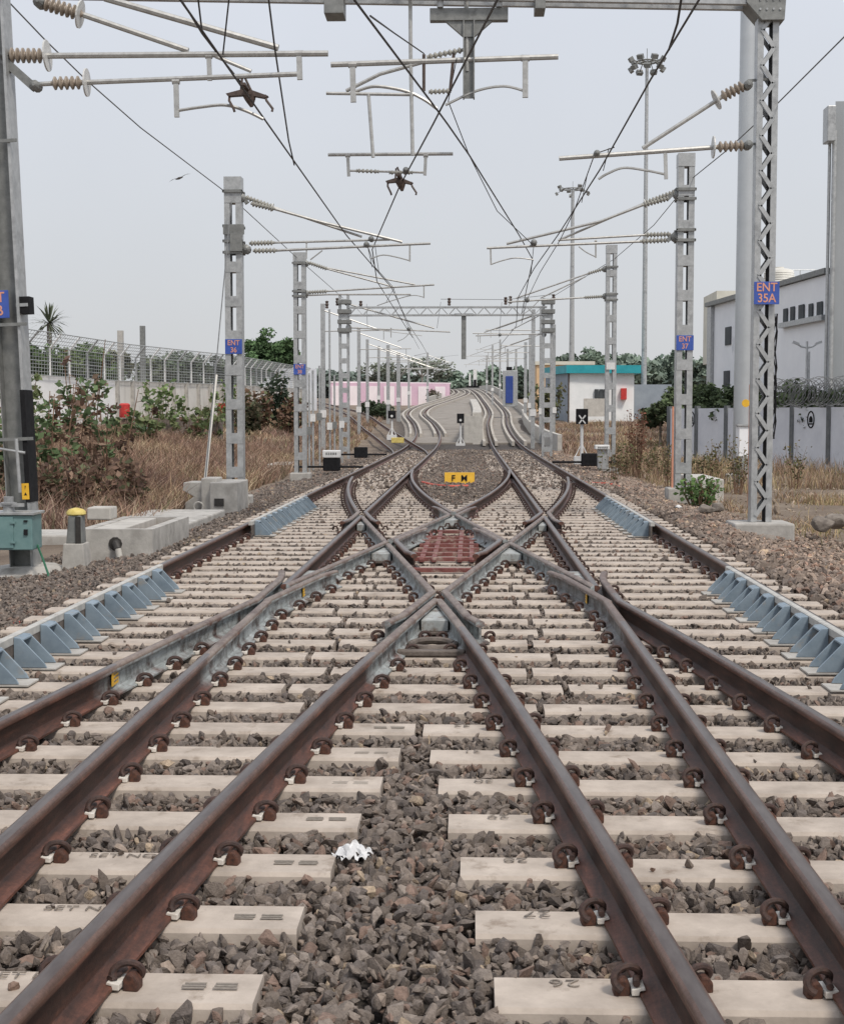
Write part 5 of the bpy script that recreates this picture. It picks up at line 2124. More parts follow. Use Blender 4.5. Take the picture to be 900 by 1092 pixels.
mb.box(p.x - .2, q.x + .2, 149.8, 160.2, q.z, q.z + .35)
mb.build('roof_slab', M['cream'], t)
# blue panel frame
t = thing('panel_frame', 'grey frame holding a tall narrow dark blue panel beside the ramp', 'panel', (at(544, 432, 128).x, 128, 1.6))
p, q = at(536, 430, 128), at(552, 395, 128)
mb = MB()
mb.box(p.x, q.x, 128, 128.8, p.z - .3, q.z)
mb.build('frame', M['galv'], t, bevel=.03)
p, q = at(539, 430, 128), at(547, 401, 128)
mb = MB()
mb.box(p.x, q.x, 127.9, 127.99, p.z, q.z)
mb.build('blue_panel', M['darkblue'], t, bevel=.03)
mb = MB()
c = at(543, 393, 128)
mb.box(c.x - .25, c.x + .25, 128.1, 128.6, c.z - .15, c.z + .15)
mb.build('cap_box', M['blackp'], t)
# twin white boards on the crest
t = thing('signal_boards', 'pair of white boards on a black footing at the crest between the tracks', 'signal', (at(503, 412, 205).x, 205, EL(205)))
for a, b_, py in ((500, 502, 398), (504.5, 508.5, 394)):
    p, q = at(a, 412, 205), at(b_, py, 205)
    mb = MB()
    mb.box(p.x, q.x, 204.9, 205.0, p.z, q.z)
    mb.build('board', M['whitep'], t)
mb = MB()
p, q = at(497, 413.5, 205), at(511, 411.5, 205)
mb.box(p.x, q.x, 204.8, 205.2, p.z, q.z)
p, q = at(505, 412, 205), at(508, 405, 205)
mb.box(p.x, q.x, 204.7, 204.85, p.z, q.z)
mb.build('footing', M['blackp'], t)

# ------------------------------------------------------------------ shunt signals, machines, boards


def shunt_signal(label, px, pbase, ptop, Y, cross=False, stripe=False):
    b_ = at(px, pbase, Y)
    zt = at(px, ptop, Y).z
    h = zt - b_.z
    t = thing('shunt_signal', label, 'signal', b_)
    mb = MB()
    mb.tube([(b_.x, Y, b_.z - .3), (b_.x, Y, zt - h * .30)], .055, 10)
    mb.build('post', M['whitep'], t, smooth=True)
    mb = MB()
    for s in (-1, 1):
        mb.obox((b_.x + s * .22, Y, b_.z), (b_.x + s * .03, Y, b_.z + .4), .03, .03)
    mb.box(b_.x - .26, b_.x + .26, Y - .16, Y + .16, b_.z - .25, b_.z + .01)
    mb.build('foot', M['whitep'], t)
    w = .20
    mb = MB()
    mb.box(b_.x - w, b_.x + w, Y - .14, Y + .10, zt - h * .32, zt)
    hd = mb.build('head', M['blackp'], t, bevel=.01)
    if cross:
        mb = MB()
        cz = zt - h * .22
        for s in (-1, 1):
            mb.obox((b_.x - s * .11, Y - .155, cz - .14), (b_.x + s * .11, Y - .155, cz + .14), .045, .012, (0, 1, 0))
        mb.build('white_cross', M['whitep'], hd)
    else:
        mb = MB()
        mb.lathe((b_.x, Y - .145, zt - h * .22), (b_.x, Y - .165, zt - h * .22), [(0, .07), (1, .07)], 12)
        mb.build('lens', M['whitep'], hd)
    return t


shunt_signal('white post with black head bearing a white cross, right of the track', 620, 487, 436, 50, True)
shunt_signal('white post with small black signal head, left of the track before the pink wall', 418, 464, 438, 78)
shunt_signal('grey post with small black signal head against the concrete median', 491, 473, 441, 82)


def point_machine(label, px, py, Y, w=.55, plate=True):
    b_ = at(px, py, Y)
    t = thing('point_machine', label, 'point machine', b_)
    mb = MB()
    mb.box(b_.x - w / 2, b_.x + w / 2, Y - .2, Y + .2, b_.z - .15, b_.z + .26)
    mb.build('casing', M['blackp'], t, bevel=.03)
    if plate:
        mb = MB()
        mb.box(b_.x - w / 2 - .02, b_.x + w / 2 + .02, Y - .24, Y + .2, b_.z + .262, b_.z + .50)
        p_ = mb.build('white_cover', M['whitep'], t, bevel=.03)
        mb = MB()
        for q in range(5):
            mb.box(b_.x - w * .32 + q * w * .14, b_.x - w * .32 + q * w * .14 + w * .09, Y - .246, Y - .242, b_.z + .36, b_.z + .43)
        mb.build('marking', M['galvdark'], p_)
    mb = MB()
    mb.tube([(b_.x - 1.2, Y - .1, b_.z - .02), (b_.x + 1.0, Y - .1, b_.z - .02)], .035, 8)
    mb.build('drive_rod', M['blackp'], t)


point_machine('black point machine with white cover left of the crossover', 354, 497, 46, .52)
point_machine('plain low black point machine farther along on the left', 385, 484, 56, .5, False)
point_machine('small black point machine beside the cross marked signal', 628, 492, 47.5, .5, False)
b_ = at(642, 494, 46.5)
t = thing('location_box', 'small white location box with a pale label beside the cross marked signal', 'box', b_)
mb = MB()
mb.box(b_.x - .15, b_.x + .15, 46.4, 46.7, b_.z - .2, b_.z + .44)
mb.build('body', M['galv'], t, bevel=.02)
mb = MB()
mb.box(b_.x - .24, b_.x + .22, 46.3, 46.75, b_.z + .442, b_.z + .58)
lid = mb.build('lid', M['whitep'], t, bevel=.02)
mb = MB()
for q in range(5):
    mb.box(b_.x - .16 + q * .065, b_.x - .16 + q * .065 + .045, 46.292, 46.298, b_.z + .48, b_.z + .53)
mb.build('marking', M['galvdark'], lid)
# F.M board
b_ = at(490, 517, 37.5)
t = thing('fouling_board', 'yellow board lettered F M lying between the tracks beyond the diamond', 'board', b_)
mb = MB()
p, q = at(474, 515.5, 37.5), at(506, 504, 37.5)
mb.prism([(p.x, 37.5, p.z - .04), (q.x, 37.5, p.z - .04), (q.x, 37.56, q.z), (p.x, 37.56, q.z)], (0, .05, 0))
bd = mb.build('board', M['yellow'], t, bevel=.006)
tilt = Matrix.Rotation(math.pi / 2 - .2, 3, 'X')
text('F', .22, ((p.x + q.x) / 2 - .16, 37.515, (p.z + q.z) / 2 - .01), tilt, M['blackp'], 'lettering', bd)
text('M', .22, ((p.x + q.x) / 2 + .12, 37.515, (p.z + q.z) / 2 - .01), tilt, M['blackp'], 'lettering', bd)
b_ = at(424, 469.5, 76)
mb = MB()
mb.box(b_.x - .33, b_.x + .33, 76, 76.06, b_.z - .14, b_.z + .14)
o = tag(mb.build('yellow_board', M['yellowold'], None, bevel=.02), 'small faded yellow board beside the siding rails', 'board')

# red hoses
wire('red_hose', 'red plastic hose lying on the stone bank right of the track', [px_at_ground(624, 515, -.02), px_at_ground(650, 516, -.02), px_at_ground(668, 522, -.05), px_at_ground(682, 526, -.1), px_at_ground(697, 527.5, -.15)], .035, 'hose', 'hose')
wire('red_hose', 'thin red cable lying across the stones in front of the yellow board', [px_at_ground(450, 514, .02), px_at_ground(462, 517, .0), px_at_ground(480, 518.5, .0), px_at_ground(500, 518, .0)], .03, 'hose', 'cable')
wire('red_hose', 'short piece of bright red hose on the stones beside the near left check rail', [px_at_ground(16, 668, -.10), px_at_ground(30, 664, -.08), px_at_ground(52, 659, -.08)], .035, 'hose', 'hose')
# plastic scrap
cpt = px_at_ground(376, 910, .0)
mb = MB()
vs, fs = [], []
n = 17
for i in range(n):
    for j in range(n):
        u, v = i / (n - 1) - .5, j / (n - 1) - .5
        rr = 1 - .5 * (abs(u) + abs(v))
        vs.append((cpt.x + u * .14 + .010 * math.sin(v * 15) + random.uniform(-.002, .002), cpt.y + v * .13 + .010 * math.sin(u * 17) + random.uniform(-.002, .002), .0 + .05 * max(0, 1 - 2.2 * (u * u + v * v) ** .5) + .009 * math.sin(u * 31 + v * 17) + random.uniform(-.002, .002)))
for i in range(n - 1):
    for j in range(n - 1):
        if random.random() > .02 and abs(i - 8) + abs(j - 8) < 12 + random.randint(-2, 2):
            fs.append((i * n + j, i * n + j + 1, (i + 1) * n + j + 1, (i + 1) * n + j))
mb._add(vs, fs)
o = tag(mb.build('plastic_scrap', M['plastic'], None, smooth=True), 'crumpled scrap of white plastic lying on the near centre stones', 'litter')

# ------------------------------------------------------------------ concrete things beside the left track


def block(name, label, x0, x1, y0, y1, z0, z1, mat='concrete', bevel=.02, cat='block'):
    mb = MB()
    mb.box(x0, x1, y0, y1, z0, z1)
    return tag(mb.build(name, M[mat], None, bevel=bevel), label, cat)


t = thing('cable_pit', 'open concrete cable pit with a black elbow pipe in its front wall', 'pit', (-4.62, 20, -.3))
mb = MB()
X0, X1, Y0_, Y1_, Zt = -5.12, -4.15, 18.95, 21.4, .22
mb.box(X0, X1, Y0_, Y0_ + .15, -.5, Zt)
mb.box(X0, X1, Y1_ - .15, Y1_, -.5, Zt)
mb.box(X0, X0 + .13, Y0_ + .15, Y1_ - .15, -.5, Zt)
mb.box(X1 - .13, X1, Y0_ + .15, Y1_ - .15, -.5, Zt)
mb.build('walls', M['concrete'], t)
mb = MB()
mb.box(X0 + .12, X1 - .12, Y0_ + .14, Y1_ - .14, -.5, .02)
mb.build('floor_fill', M['drystem'], t)
mb = MB()
mb.box(X0 + .12, X0 + .52, Y0_ + .14, Y1_ - .14, .10, .21)
mb.build('cover_slab', M['palecon'], t, bevel=.01)
c = at(124, 580, Y0_ - .01)
mb = MB()
mb.lathe((c.x - .01, Y0_ + .02, c.z), (c.x - .01, Y0_ - .02, c.z), [(0, .10), (1, .085)], 10)
mb.build('hole', M['pipeblack'], t)
mb = MB()
mb.tube([(c.x, Y0_ + .02, c.z + .02), (c.x + .02, Y0_ - .08, c.z + .01), (c.x + .05, Y0_ - .11, c.z - .06)], .05, 10)
pp_ = mb.build('elbow_pipe', M['pipeblack'], t, smooth=True)
mb = MB()
mb.tube([(c.x + .05, Y0_ - .112, c.z - .05), (c.x + .07, Y0_ - .115, c.z - .16)], .042, 10)
mb.build('white_collar', M['pvc'], pp_, smooth=True)
mb = MB()
mb.tube([(c.x + .07, Y0_ - .115, c.z - .16), (c.x + .085, Y0_ - .118, c.z - .33)], .062, 10)
mb.build('black_end', M['pipeblack'], pp_, smooth=True)
block('loose_block', 'small loose concrete block lying on the edge of the cable pit', at(97, 548, 20.8).x, at(122, 548, 20.8).x, 20.6, 21.0, .222, .40, 'palecon')
t = thing('track_marker', 'concrete stub post with a domed yellow cap in front of the cable pit', 'marker', (-4.98, 18.25, -.3))
mb = MB()
x_ = -4.97
mb.prism([(x_ - .17, 18.1, -.45), (x_ + .17, 18.1, -.45), (x_ + .115, 18.13, .10), (x_ - .135, 18.13, .10)], (0, .32, 0))
mb.build('base', M['concrete'], t, bevel=.012)
mb = MB()
mb.prism([(x_ - .105, 18.16, .10), (x_ + .10, 18.16, .10), (x_ + .085, 18.17, .45), (x_ - .075, 18.17, .45)], (0, .2, 0))
mb.build('steel_post', M['galvdark'], t, bevel=.01)
mb = MB()
mb.box(x_ + .02, x_ + .085, 18.14, 18.158, .10, .44)
mb.build('dark_strip', M['pipeblack'], t)
mb = MB()
mb.lathe((x_ + .0, 18.27, .45), (x_ + .0, 18.27, .545), [(0, .11), (.15, .125), (.5, .12), (.8, .09), (1, .02)], 14)
mb.build('cap', M['yellowold'], t, smooth=True)
block('concrete_slab', 'long flat concrete slab beyond the cable pit', -5.95, -4.55, 23.4, 27.0, -.45, -.03, 'concrete', .03, 'slab')
# rough foundation blocks round the left battened mast
yb_ = 28.0
block('foundation_block', 'large square concrete block with a dark hole in front of the left battened mast', at(226, 540, yb_).x, at(255, 540, yb_).x, 27.8, 29.2, -.5, at(240, 514, yb_).z, 'concrete', .02)
mb = MB()
c = at(234, 535, 27.79)
mb.box(c.x - .09, c.x + .09, 27.77, 27.796, c.z - .08, c.z + .06)
o = tag(mb.build('block_recess', M['pipeblack']), 'dark square recess in the face of the large foundation block', 'recess')
block('foundation_block', 'narrow upright concrete block bearing the guy rod beside the larger block', at(217, 540, 28.2).x, at(233, 540, 28.2).x, 28.0, 28.7, -.5, at(225, 509.5, 28.2).z, 'palecon', .02)
mb = MB()
a, c = at(197, 514, 28.9), at(218, 548, 28.9)
mb.prism([(a.x, 28.7, c.z - .3), (c.x, 28.7, c.z - .3), (c.x, 28.7, a.z), (a.x + .02, 28.7, a.z), (a.x, 28.7, a.z - .16), (a.x + .22, 28.7, a.z - .28), (a.x + .05, 28.7, a.z - .40)], (0, .8, 0))
o = tag(mb.build('foundation_block', M['concrete'], None, bevel=.015), 'broken edged concrete block at the left of the mast foundation', 'block')
mb = MB()
ring = [(at(213, 540, 28.1).x + .09 * math.cos(a), 28.0, at(213, 540, 28.1).z + .09 * math.sin(a)) for a in [2 * math.pi * k / 16 for k in range(17)]]
mb.tube(ring, .016, 6)
o = tag(mb.build('cable_coil', M['pvc']), 'small pale coil of cable hanging on the broken block', 'coil')
block('concrete_slab', 'pale flat slab in the weeds behind the right battened mast', at(737, 512, 35).x, at(764, 512, 35).x, 34, 37, -.3, at(750, 505.5, 37).z, 'palecon', .03, 'slab')
block('concrete_slab', 'pale concrete path edge at the right border beside the stone bank', 4.15, 8.5, 14.8, 18.9, -.5, -.175, 'palecon', .03, 'slab')
block('concrete_slab', 'distant pale slab in the dry grass left of the track', at(288, 492, 52).x, at(310, 492, 52).x, 51, 54, -.3, .02, 'palecon', .03, 'slab')
block('concrete_slab', 'pale strip of concrete left behind the control box', -6.9, -5.2, 21.8, 22.9, -.45, -.09, 'palecon', .03, 'slab')


def boulder(label, px, py, Y, s, zc=0, mat='rock', seed=0, fl=.7):
    rs = random.Random(seed)
    bm = bmesh.new()
    for q in range(26):
        v = Vector((rs.gauss(0, 1), rs.gauss(0, 1), rs.gauss(0, 1))).normalized() * rs.uniform(.85, 1.05)
        bm.verts.new((v.x * s, v.y * s * .8, v.z * s * fl))
    bmesh.ops.convex_hull(bm, input=bm.verts)
    bmesh.ops.delete(bm, geom=[v for v in bm.verts if not v.link_faces], context='VERTS')
    bmesh.ops.bevel(bm, geom=list(bm.edges), offset=s * .05, segments=1, affect='EDGES')
    me = bpy.data.meshes.new('boulder')
    bm.to_mesh(me)
    bm.free()
    me.materials.append(M[mat])
    o = bpy.data.objects.new('boulder', me)
    col.objects.link(o)
    o.location = at(px, py, Y)
    return tag(o, label, 'boulder')


boulder('dark flat boulder in front of the green weed by the right battened mast', 752, 543, 27.0, .20, seed=3, fl=.5)
boulder('second boulder leaning at the right of the dark flat one', 764, 541, 27.4, .16, seed=4)
boulder('small white stone in front of the right battened mast block', 723, 541, 26.8, .07, mat='whitep', seed=5)
boulder('rounded brown boulder at the right border among dry grass', 877, 559, 23.5, .22, seed=6)
boulder('pale boulder next to the brown one at the right border', 890, 556, 23.8, .24, seed=7, fl=.6)
boulder('reddish lump of rubble at the foot of the laced column block', 818, 577, 21.6, .17, seed=8)

# ------------------------------------------------------------------ left boundary wall and fence
fp = [(-19.5, 36), (-18.0, 46), (-16.7, 55), (-15.8, 65), (-14.9, 73), (-13.9, 81), (-13.7, 92), (-13.6, 104), (-13.2, 118)]


def fpt(s):
    k = int(min(len(fp) - 2, math.floor(s)))
    u = s - k
    return Vector((fp[k][0] + (fp[k + 1][0] - fp[k][0]) * u, fp[k][1] + (fp[k + 1][1] - fp[k][1]) * u, 0))


WT = lambda y: 3.28 + max(0, y - 65) * .012
t = thing('yard_wall', 'white painted yard wall seen through the bushes on the left', 'wall', (-17, 55, 0))
mb = MB()
for k in range(3):
    p, q = fp[k], fp[k + 1]
    d = Vector((q[0] - p[0], q[1] - p[1], 0)).normalized()
    n = Vector((-d.y, d.x, 0)) * .25
    mb.prism([(p[0], p[1], -.4), (q[0], q[1], -.4), (q[0] + n.x, q[1] + n.y, -.4), (p[0] + n.x, p[1] + n.y, -.4)], (0, 0, 3.68))
mb.build('wall_body', M['whitewall'], t)
t2 = thing('panel_wall', 'stained concrete panel wall continuing beyond the white yard wall', 'wall', (-14.5, 80, 0))
for k in range(3, len(fp) - 1):
    for h in range(4):
        p, q = fpt(k + h / 4), fpt(k + (h + 1) / 4)
        d = (q - p).normalized()
        n = Vector((-d.y, d.x, 0)) * .15
        mb = MB()
        mb.prism([(p.x, p.y, -.4), (q.x, q.y, -.4), (q.x + n.x, q.y + n.y, -.4), (p.x + n.x, p.y + n.y, -.4)], (0, 0, WT(p.y) + .4))
        mb.build('wall_panel', M['stainwall'], t2)
        mb = MB()
        mb.box(p.x - .02, p.x + .14, p.y - .12, p.y + .12, -.4, WT(p.y) + .03)
        mb.build('wall_post', M['concrete'], t2)
t = thing('security_fence', 'tall wire mesh security fence with inward bent posts on top of the left walls', 'fence', (-16, 60, 3.3))
s = 0.0
pts_ = []
while s < len(fp) - 1.01:
    p = fpt(s)
    k = int(min(len(fp) - 2, math.floor(s)))
    ln = math.hypot(fp[k + 1][0] - fp[k][0], fp[k + 1][1] - fp[k][1])
    pts_.append(p)
    s += 2.1 / ln
mesh_rows = []
for i, p in enumerate(pts_):
    z0 = WT(p.y)
    mb = MB()
    prof_ = [(0, 0), (0, 1.05), (.10, 1.18), (.48, 1.62)]
    q = [Vector((p.x + .1 + a * .95, p.y, z0 + b_)) for a, b_ in prof_]
    mb.tube(q, .045, 6)
    mb.build('fence_post', M['whitep'] if i % 3 else M['galv'], t)
    mesh_rows.append(p)
mb = MB()


def fz(p, u):
    # point on the bent profile, u 0..1
    z0 = WT(p.y)
    if u < .66:
        return Vector((p.x + .1, p.y, z0 + u / .66 * 1.1))
    w = (u - .66) / .34
    return Vector((p.x + .12 + .44 * w, p.y, z0 + 1.1 + .52 * w))


for k in range(13):
    u = k / 12
    mb.tube([fz(p, u) for p in mesh_rows], .012 if k % 4 else .02, 4)
for i in range(len(mesh_rows) - 1):
    for h in range(8):
        p = mesh_rows[i].lerp(mesh_rows[i + 1], h / 8)
        mb.tube([fz(p, 0), fz(p, .66), fz(p, 1)], .010, 3)
mb.build('wire_mesh', M['wiremesh'], t)
for px_, pt in ((127, 352), (151, 347)):
    q = at(px_, 400, 66 if px_ < 140 else 74)
    mb = MB()
    mb.box(q.x - .12, q.x + .12, q.y + .3, q.y + .55, 0, at(px_, pt, q.y).z)
    o = tag(mb.build('fence_pillar', M['concrete'] if px_ < 140 else M['galvdark'], None), 'square concrete pillar rising through the left fence' if px_ < 140 else 'thin dark pole behind the left fence', 'pillar')
q, q2 = at(126, 446, 60), at(236, 446, 64)
mb = MB()
mb.prism([(q.x, 60, 0), (q2.x, 64, 0), (q2.x, 64.5, 0), (q.x, 60.5, 0)], (0, 0, q.z))
o = tag(mb.build('ledge', M['darkcast'], None, bevel=.02), 'low dark ledge along the foot of the left concrete wall', 'ledge')
q = at(133, 436, 60.2)
mb = MB()
mb.lathe((q.x, 60.25, at(131, 445.5, 60.2).z), (q.x, 60.25, at(131, 430, 60.2).z), [(0, .20), (.1, .23), (.5, .22), (.9, .23), (1, .16)], 14)
o = tag(mb.build('red_drum', M['redp'], None, smooth=True), 'bright red drum on the ledge at the foot of the left concrete wall', 'drum')
q = at(239, 435, 79)
mb = MB()
mb.box(q.x - .32, q.x + .32, 78.8, 79.3, q.z - .4, q.z + .25)
o = tag(mb.build('red_box', M['redp'], None, bevel=.04), 'small red box beside the fence left of the battened mast', 'box')
q = at(150, 459, 58)
mb = MB()
mb.prism([(q.x - .55, 57.8, q.z - .5), (q.x + .6, 57.8, q.z - .5), (q.x + .5, 57.8, q.z + .12), (q.x - .35, 57.8, q.z + .16)], (0, .5, 0))
o = tag(mb.build('blue_sheet', M['teal'], None, bevel=.03), 'pale blue green sheet lying by the left wall in the grass', 'sheet')
# sheet panels beyond the round tree
t = thing('sheet_fence', 'plain grey sheet fence beyond the round tree on the left', 'fence', (at(320, 400, 118).x, 118, 2))
for k, (a, b_) in enumerate(((298, 318), (318.5, 338))):
    p, q = at(a, 418, 118), at(b_, 393, 118)
    mb = MB()
    mb.box(p.x, q.x, 117.9, 118, p.z - 1.5, q.z)
    mb.build('sheet', M['wallgrey'], t)
# pink wall
t = thing('pink_wall', 'pink boundary wall with pale recessed panels beyond the left track', 'wall', (at(420, 425, 195).x, 195, 3.4))
e0, e1 = at(352, 428, 190), at(480, 428, 198)
n = 7
zt0 = at(400, 408.5, 192).z
for k in range(n):
    xa, xb = e0.x + (e1.x - e0.x) * k / n, e0.x + (e1.x - e0.x) * (k + 1) / n
    ya_, yb2 = 190 + .8 * k, 190 + .8 * (k + 1)
    mb = MB()
    mb.prism([(xa, ya_, 1.5), (xb, yb2, 1.5), (xb, yb2, zt0), (xa, ya_, zt0)], (0, .3, 0))
    sg = mb.build('wall_section', M['pink'], t)
    mb = MB()
    mb.prism([(xa + .24, ya_ - .01, 1.8), (xb - .22, yb2 - .05, 1.8), (xb - .22, yb2 - .05, zt0 - .40), (xa + .24, ya_ - .01, zt0 - .40)], (0, .05, 0))
    mb.build('pale_panel', M['palepink'], sg)
mb = MB()
mb.prism([(e0.x - .1, 189.85, zt0), (e1.x + .1, 197.85, zt0), (e1.x + .1, 197.85, zt0 + .18), (e0.x - .1, 189.85, zt0 + .18)], (0, .6, 0))
mb.build('coping', M['palepink'], t)

# ------------------------------------------------------------------ vegetation


def leaves(name, C, size, colr, mat, parent=None, aspect=1.6, up=0.3):
    """diamond leaves at centres C"""
    n = len(C)
    C = np.asarray(C)
    size = np.broadcast_to(size, (n,))
    a = rng.normal(size=(n, 3))
    a[:, 2] = a[:, 2] * .6 - up * .3
    a /= np.linalg.norm(a, axis=1)[:, None]
    b_ = rng.normal(size=(n, 3))
    b_ -= (b_ * a).sum(1)[:, None] * a
    b_ /= np.linalg.norm(b_, axis=1)[:, None]
    A_ = a * (size * aspect / 2)[:, None]
    B_ = b_ * (size / 2)[:, None]
    V = np.stack([C - A_, C + B_ - A_ * .1, C + A_, C - B_ - A_ * .1], 1).reshape(-1, 3)
    Fq = np.arange(n * 4).reshape(-1, 4)
    return nmesh(name, V, Fq, mat, np.repeat(colr, 4, axis=0), parent)


def clump_points(n, centre, rad, nclump, cr, flat=.85, hollow=.35):
    """leaf positions in clumps spread over an ellipsoid's shell and inside"""
    cl = rng.normal(size=(nclump, 3))
    cl /= np.linalg.norm(cl, axis=1)[:, None]
    rr = hollow + (1 - hollow) * rng.random(nclump) ** .6
    cl = cl * rr[:, None] * np.array(rad)
    cl[:, 2] *= flat
    cs = cr * rng.uniform(.55, 1.25, nclump)
    k = rng.integers(0, nclump, n)
    p = rng.normal(size=(n, 3))
    p /= np.linalg.norm(p, axis=1)[:, None]
    p *= (rng.random(n) ** .4)[:, None] * cs[k][:, None]
    p[:, 2] *= .75
    tone = rng.uniform(.65, 1.3, nclump)[k]
    pos = cl[k] + p
    return pos + np.array(centre), tone, pos


def tree(label, x, y, zg, h, rad, colr, n, leaf, group=None, trunk_r=.2, name='tree', far=True, nclump=26, cr=None, crown_z=None, mat=None, limbs=5, bark='bark'):
    t = thing(name, label, 'tree', (x, y, zg), group)
    rz = rad[2]
    cz = zg + h - rz if crown_z is None else crown_z
    mb = MB()
    mb.tube([(x, y, zg - .5), (x + .05 * h * .1, y, zg + (cz - zg) * .5), (x, y, cz)], trunk_r, 8, trunk_r * .5)
    for k in range(limbs):
        a = 2 * math.pi * k / limbs + random.uniform(-.4, .4)
        e = Vector((x + rad[0] * .65 * math.cos(a), y + rad[1] * .65 * math.sin(a), cz + rz * random.uniform(-.1, .6)))
        mb.tube([(x, y, cz - rz * .7), (x + (e.x - x) * .4, y + (e.y - y) * .4, cz - rz * .2), e], trunk_r * .42, 6, trunk_r * .1)
    mb.build('trunk', M[bark], t, smooth=True)
    P, tone, loc = clump_points(n, (x, y, cz), rad, nclump, cr or min(rad) * .42)
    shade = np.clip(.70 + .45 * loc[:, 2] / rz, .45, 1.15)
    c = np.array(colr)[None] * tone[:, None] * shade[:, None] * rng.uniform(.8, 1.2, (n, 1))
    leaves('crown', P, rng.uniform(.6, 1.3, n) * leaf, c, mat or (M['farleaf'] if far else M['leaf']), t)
    return t


q = at(290, 372, 125)
tree('dense round dark green tree behind the left fence', q.x, 125, .8, at(290, 351, 125).z - .8, (2.15, 2.0, 2.3), (.115, .19, .085), 7000, .22, nclump=60, cr=.75)
q = at(270, 385, 122)
tree('lower green tree at the left shoulder of the round tree', q.x, 122, .8, at(270, 376, 122).z - .8, (1.5, 1.4, 1.6), (.105, .17, .08), 3500, .2, nclump=30)
# palm
q = at(53, 345, 92)
t = thing('palm_tree', 'palm with spiky fan crown above the left fence', 'tree', (q.x, 92, 0))
mb = MB()
mb.tube([(q.x, 92, -.3), (q.x, 92, q.z)], .2, 8, .16)
mb.build('trunk', M['bark'], t)
Vv, Ff, Cc = [], [], []
for k in range(70):
    a = random.uniform(0, 2 * math.pi)
    el = random.uniform(-.7, 1.45)
    ln = random.uniform(1.2, 1.75)
    d = Vector((math.cos(a) * math.cos(el), math.sin(a) * math.cos(el), math.sin(el)))
    s_ = d.cross(Vector((0, 0, 1))).normalized() * .055
    c = Vector((q.x, 92, q.z))
    p1_ = c + d * ln * .6
    p2_ = c + d * ln - Vector((0, 0, .22))
    b0_ = len(Vv)
    Vv += [c - s_ * .5, c + s_ * .5, p1_ + s_, p1_ - s_, p2_, p2_]
    Ff += [(b0_, b0_ + 1, b0_ + 2, b0_ + 3), (b0_ + 3, b0_ + 2, b0_ + 4, b0_ + 5)]
    Cc += [np.array((.13, .15, .10)) * random.uniform(.6, 1.3)] * 6
nmesh('crown', np.array([tuple(v) for v in Vv]), np.array(Ff), M['farleaf'], np.array(Cc), t)

# trees behind the left fence
bg = [(75, 362, 88, 1.9, (.085, .125, .05)), (100, 366, 90, 1.6, (.10, .14, .06)), (38, 362, 84, 1.5, (.08, .12, .05)), (60, 368, 86, 1.6, (.10, .13, .055)), (118, 372, 92, 1.2, (.12, .12, .075)),
      (178, 376, 120, 2.0, (.09, .115, .075)), (200, 372, 125, 2.2, (.085, .11, .07)), (222, 377, 125, 1.9, (.10, .12, .085)), (242, 380, 130, 1.8, (.10, .12, .09)), (160, 380, 118, 1.5, (.11, .125, .08))]
for i, (px_, pt, Y, r_, c) in enumerate(bg):
    q = at(px_, pt, Y)
    tree('bushy green tree among those showing above the left fence', q.x, Y, 0, q.z, (r_, r_, r_ * .85), np.array(c) * 1.6, 2200, .20, 'trees above the left fence', .12)
# whitish spreading trees behind the pink wall
for i, (px_, pt, r_) in enumerate(((400, 383, 2.6), (425, 381, 3.2), (450, 380, 3.4), (468, 382, 2.6))):
    Y = 215 + 4 * i
    q = at(px_, pt, Y)
    tree('open grey green tree with pale limbs behind the pink wall', q.x, Y, 3.0, q.z - 3.0, (r_, r_, 1.9), (.25, .28, .22), 560, .30, 'open trees behind the pink wall', .24, nclump=22, cr=.85, limbs=9, bark='palebark')
far = []
for i in range(9):
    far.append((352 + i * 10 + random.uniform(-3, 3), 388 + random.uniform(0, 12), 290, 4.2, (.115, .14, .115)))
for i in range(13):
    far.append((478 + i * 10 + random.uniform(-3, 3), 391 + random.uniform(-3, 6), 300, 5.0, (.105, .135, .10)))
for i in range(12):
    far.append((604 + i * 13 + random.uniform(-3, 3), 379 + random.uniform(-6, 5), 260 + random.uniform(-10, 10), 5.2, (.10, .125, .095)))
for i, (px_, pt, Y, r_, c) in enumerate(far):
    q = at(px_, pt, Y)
    tree('hazy dark green tree in the distant tree line', q.x, Y, GR(Y) - 1.5, q.z - GR(Y) + 1.5, (r_, r_ * .8, r_ * .95), np.array(c) * np.array([2.15, 2.15, 2.3]) * random.uniform(.92, 1.1), 2000, .80, 'distant tree line', .25, nclump=24)  # leaf colour paled and blued: distance haze put into the colour
q = at(630, 372, 175)
tree('taller hazy tree above the teal roof', q.x, 175, 2.5, at(632, 371, 175).z - 2.5, (2.6, 2.4, 2.6), (.20, .26, .20), 2600, .34, nclump=34)  # pale leaf colour stands in for haze

# hedge behind the right wall
for k in range(13):
    p = wa + dv * (k * .68 + .3) - nn * 1.6
    tree('dark green bush in the hedge behind the right boundary wall', p.x, p.y, 0, 2.85 + random.uniform(-.1, .35), (1.3, .9, 1.25), (.060, .085, .042), 2200, .13, 'hedge behind the right wall', .06, name='hedge_bush', far=False, nclump=22, cr=.5)
q = at(705, 425, 75)
for k, (px_, pt, Y, r_) in enumerate(((704, 424, 78, 1.0), (724, 412, 80, 1.4), (745, 404, 79, 1.8), (765, 407, 76, 1.6))):
    q = at(px_, pt, Y)
    tree('mid green bush beyond the left end of the right wall', q.x, Y, .3, q.z - .3, (r_, r_, r_ * .8), (.11, .145, .075), 2200, .16, 'bushes beyond the right wall', .08, name='bush', nclump=24)
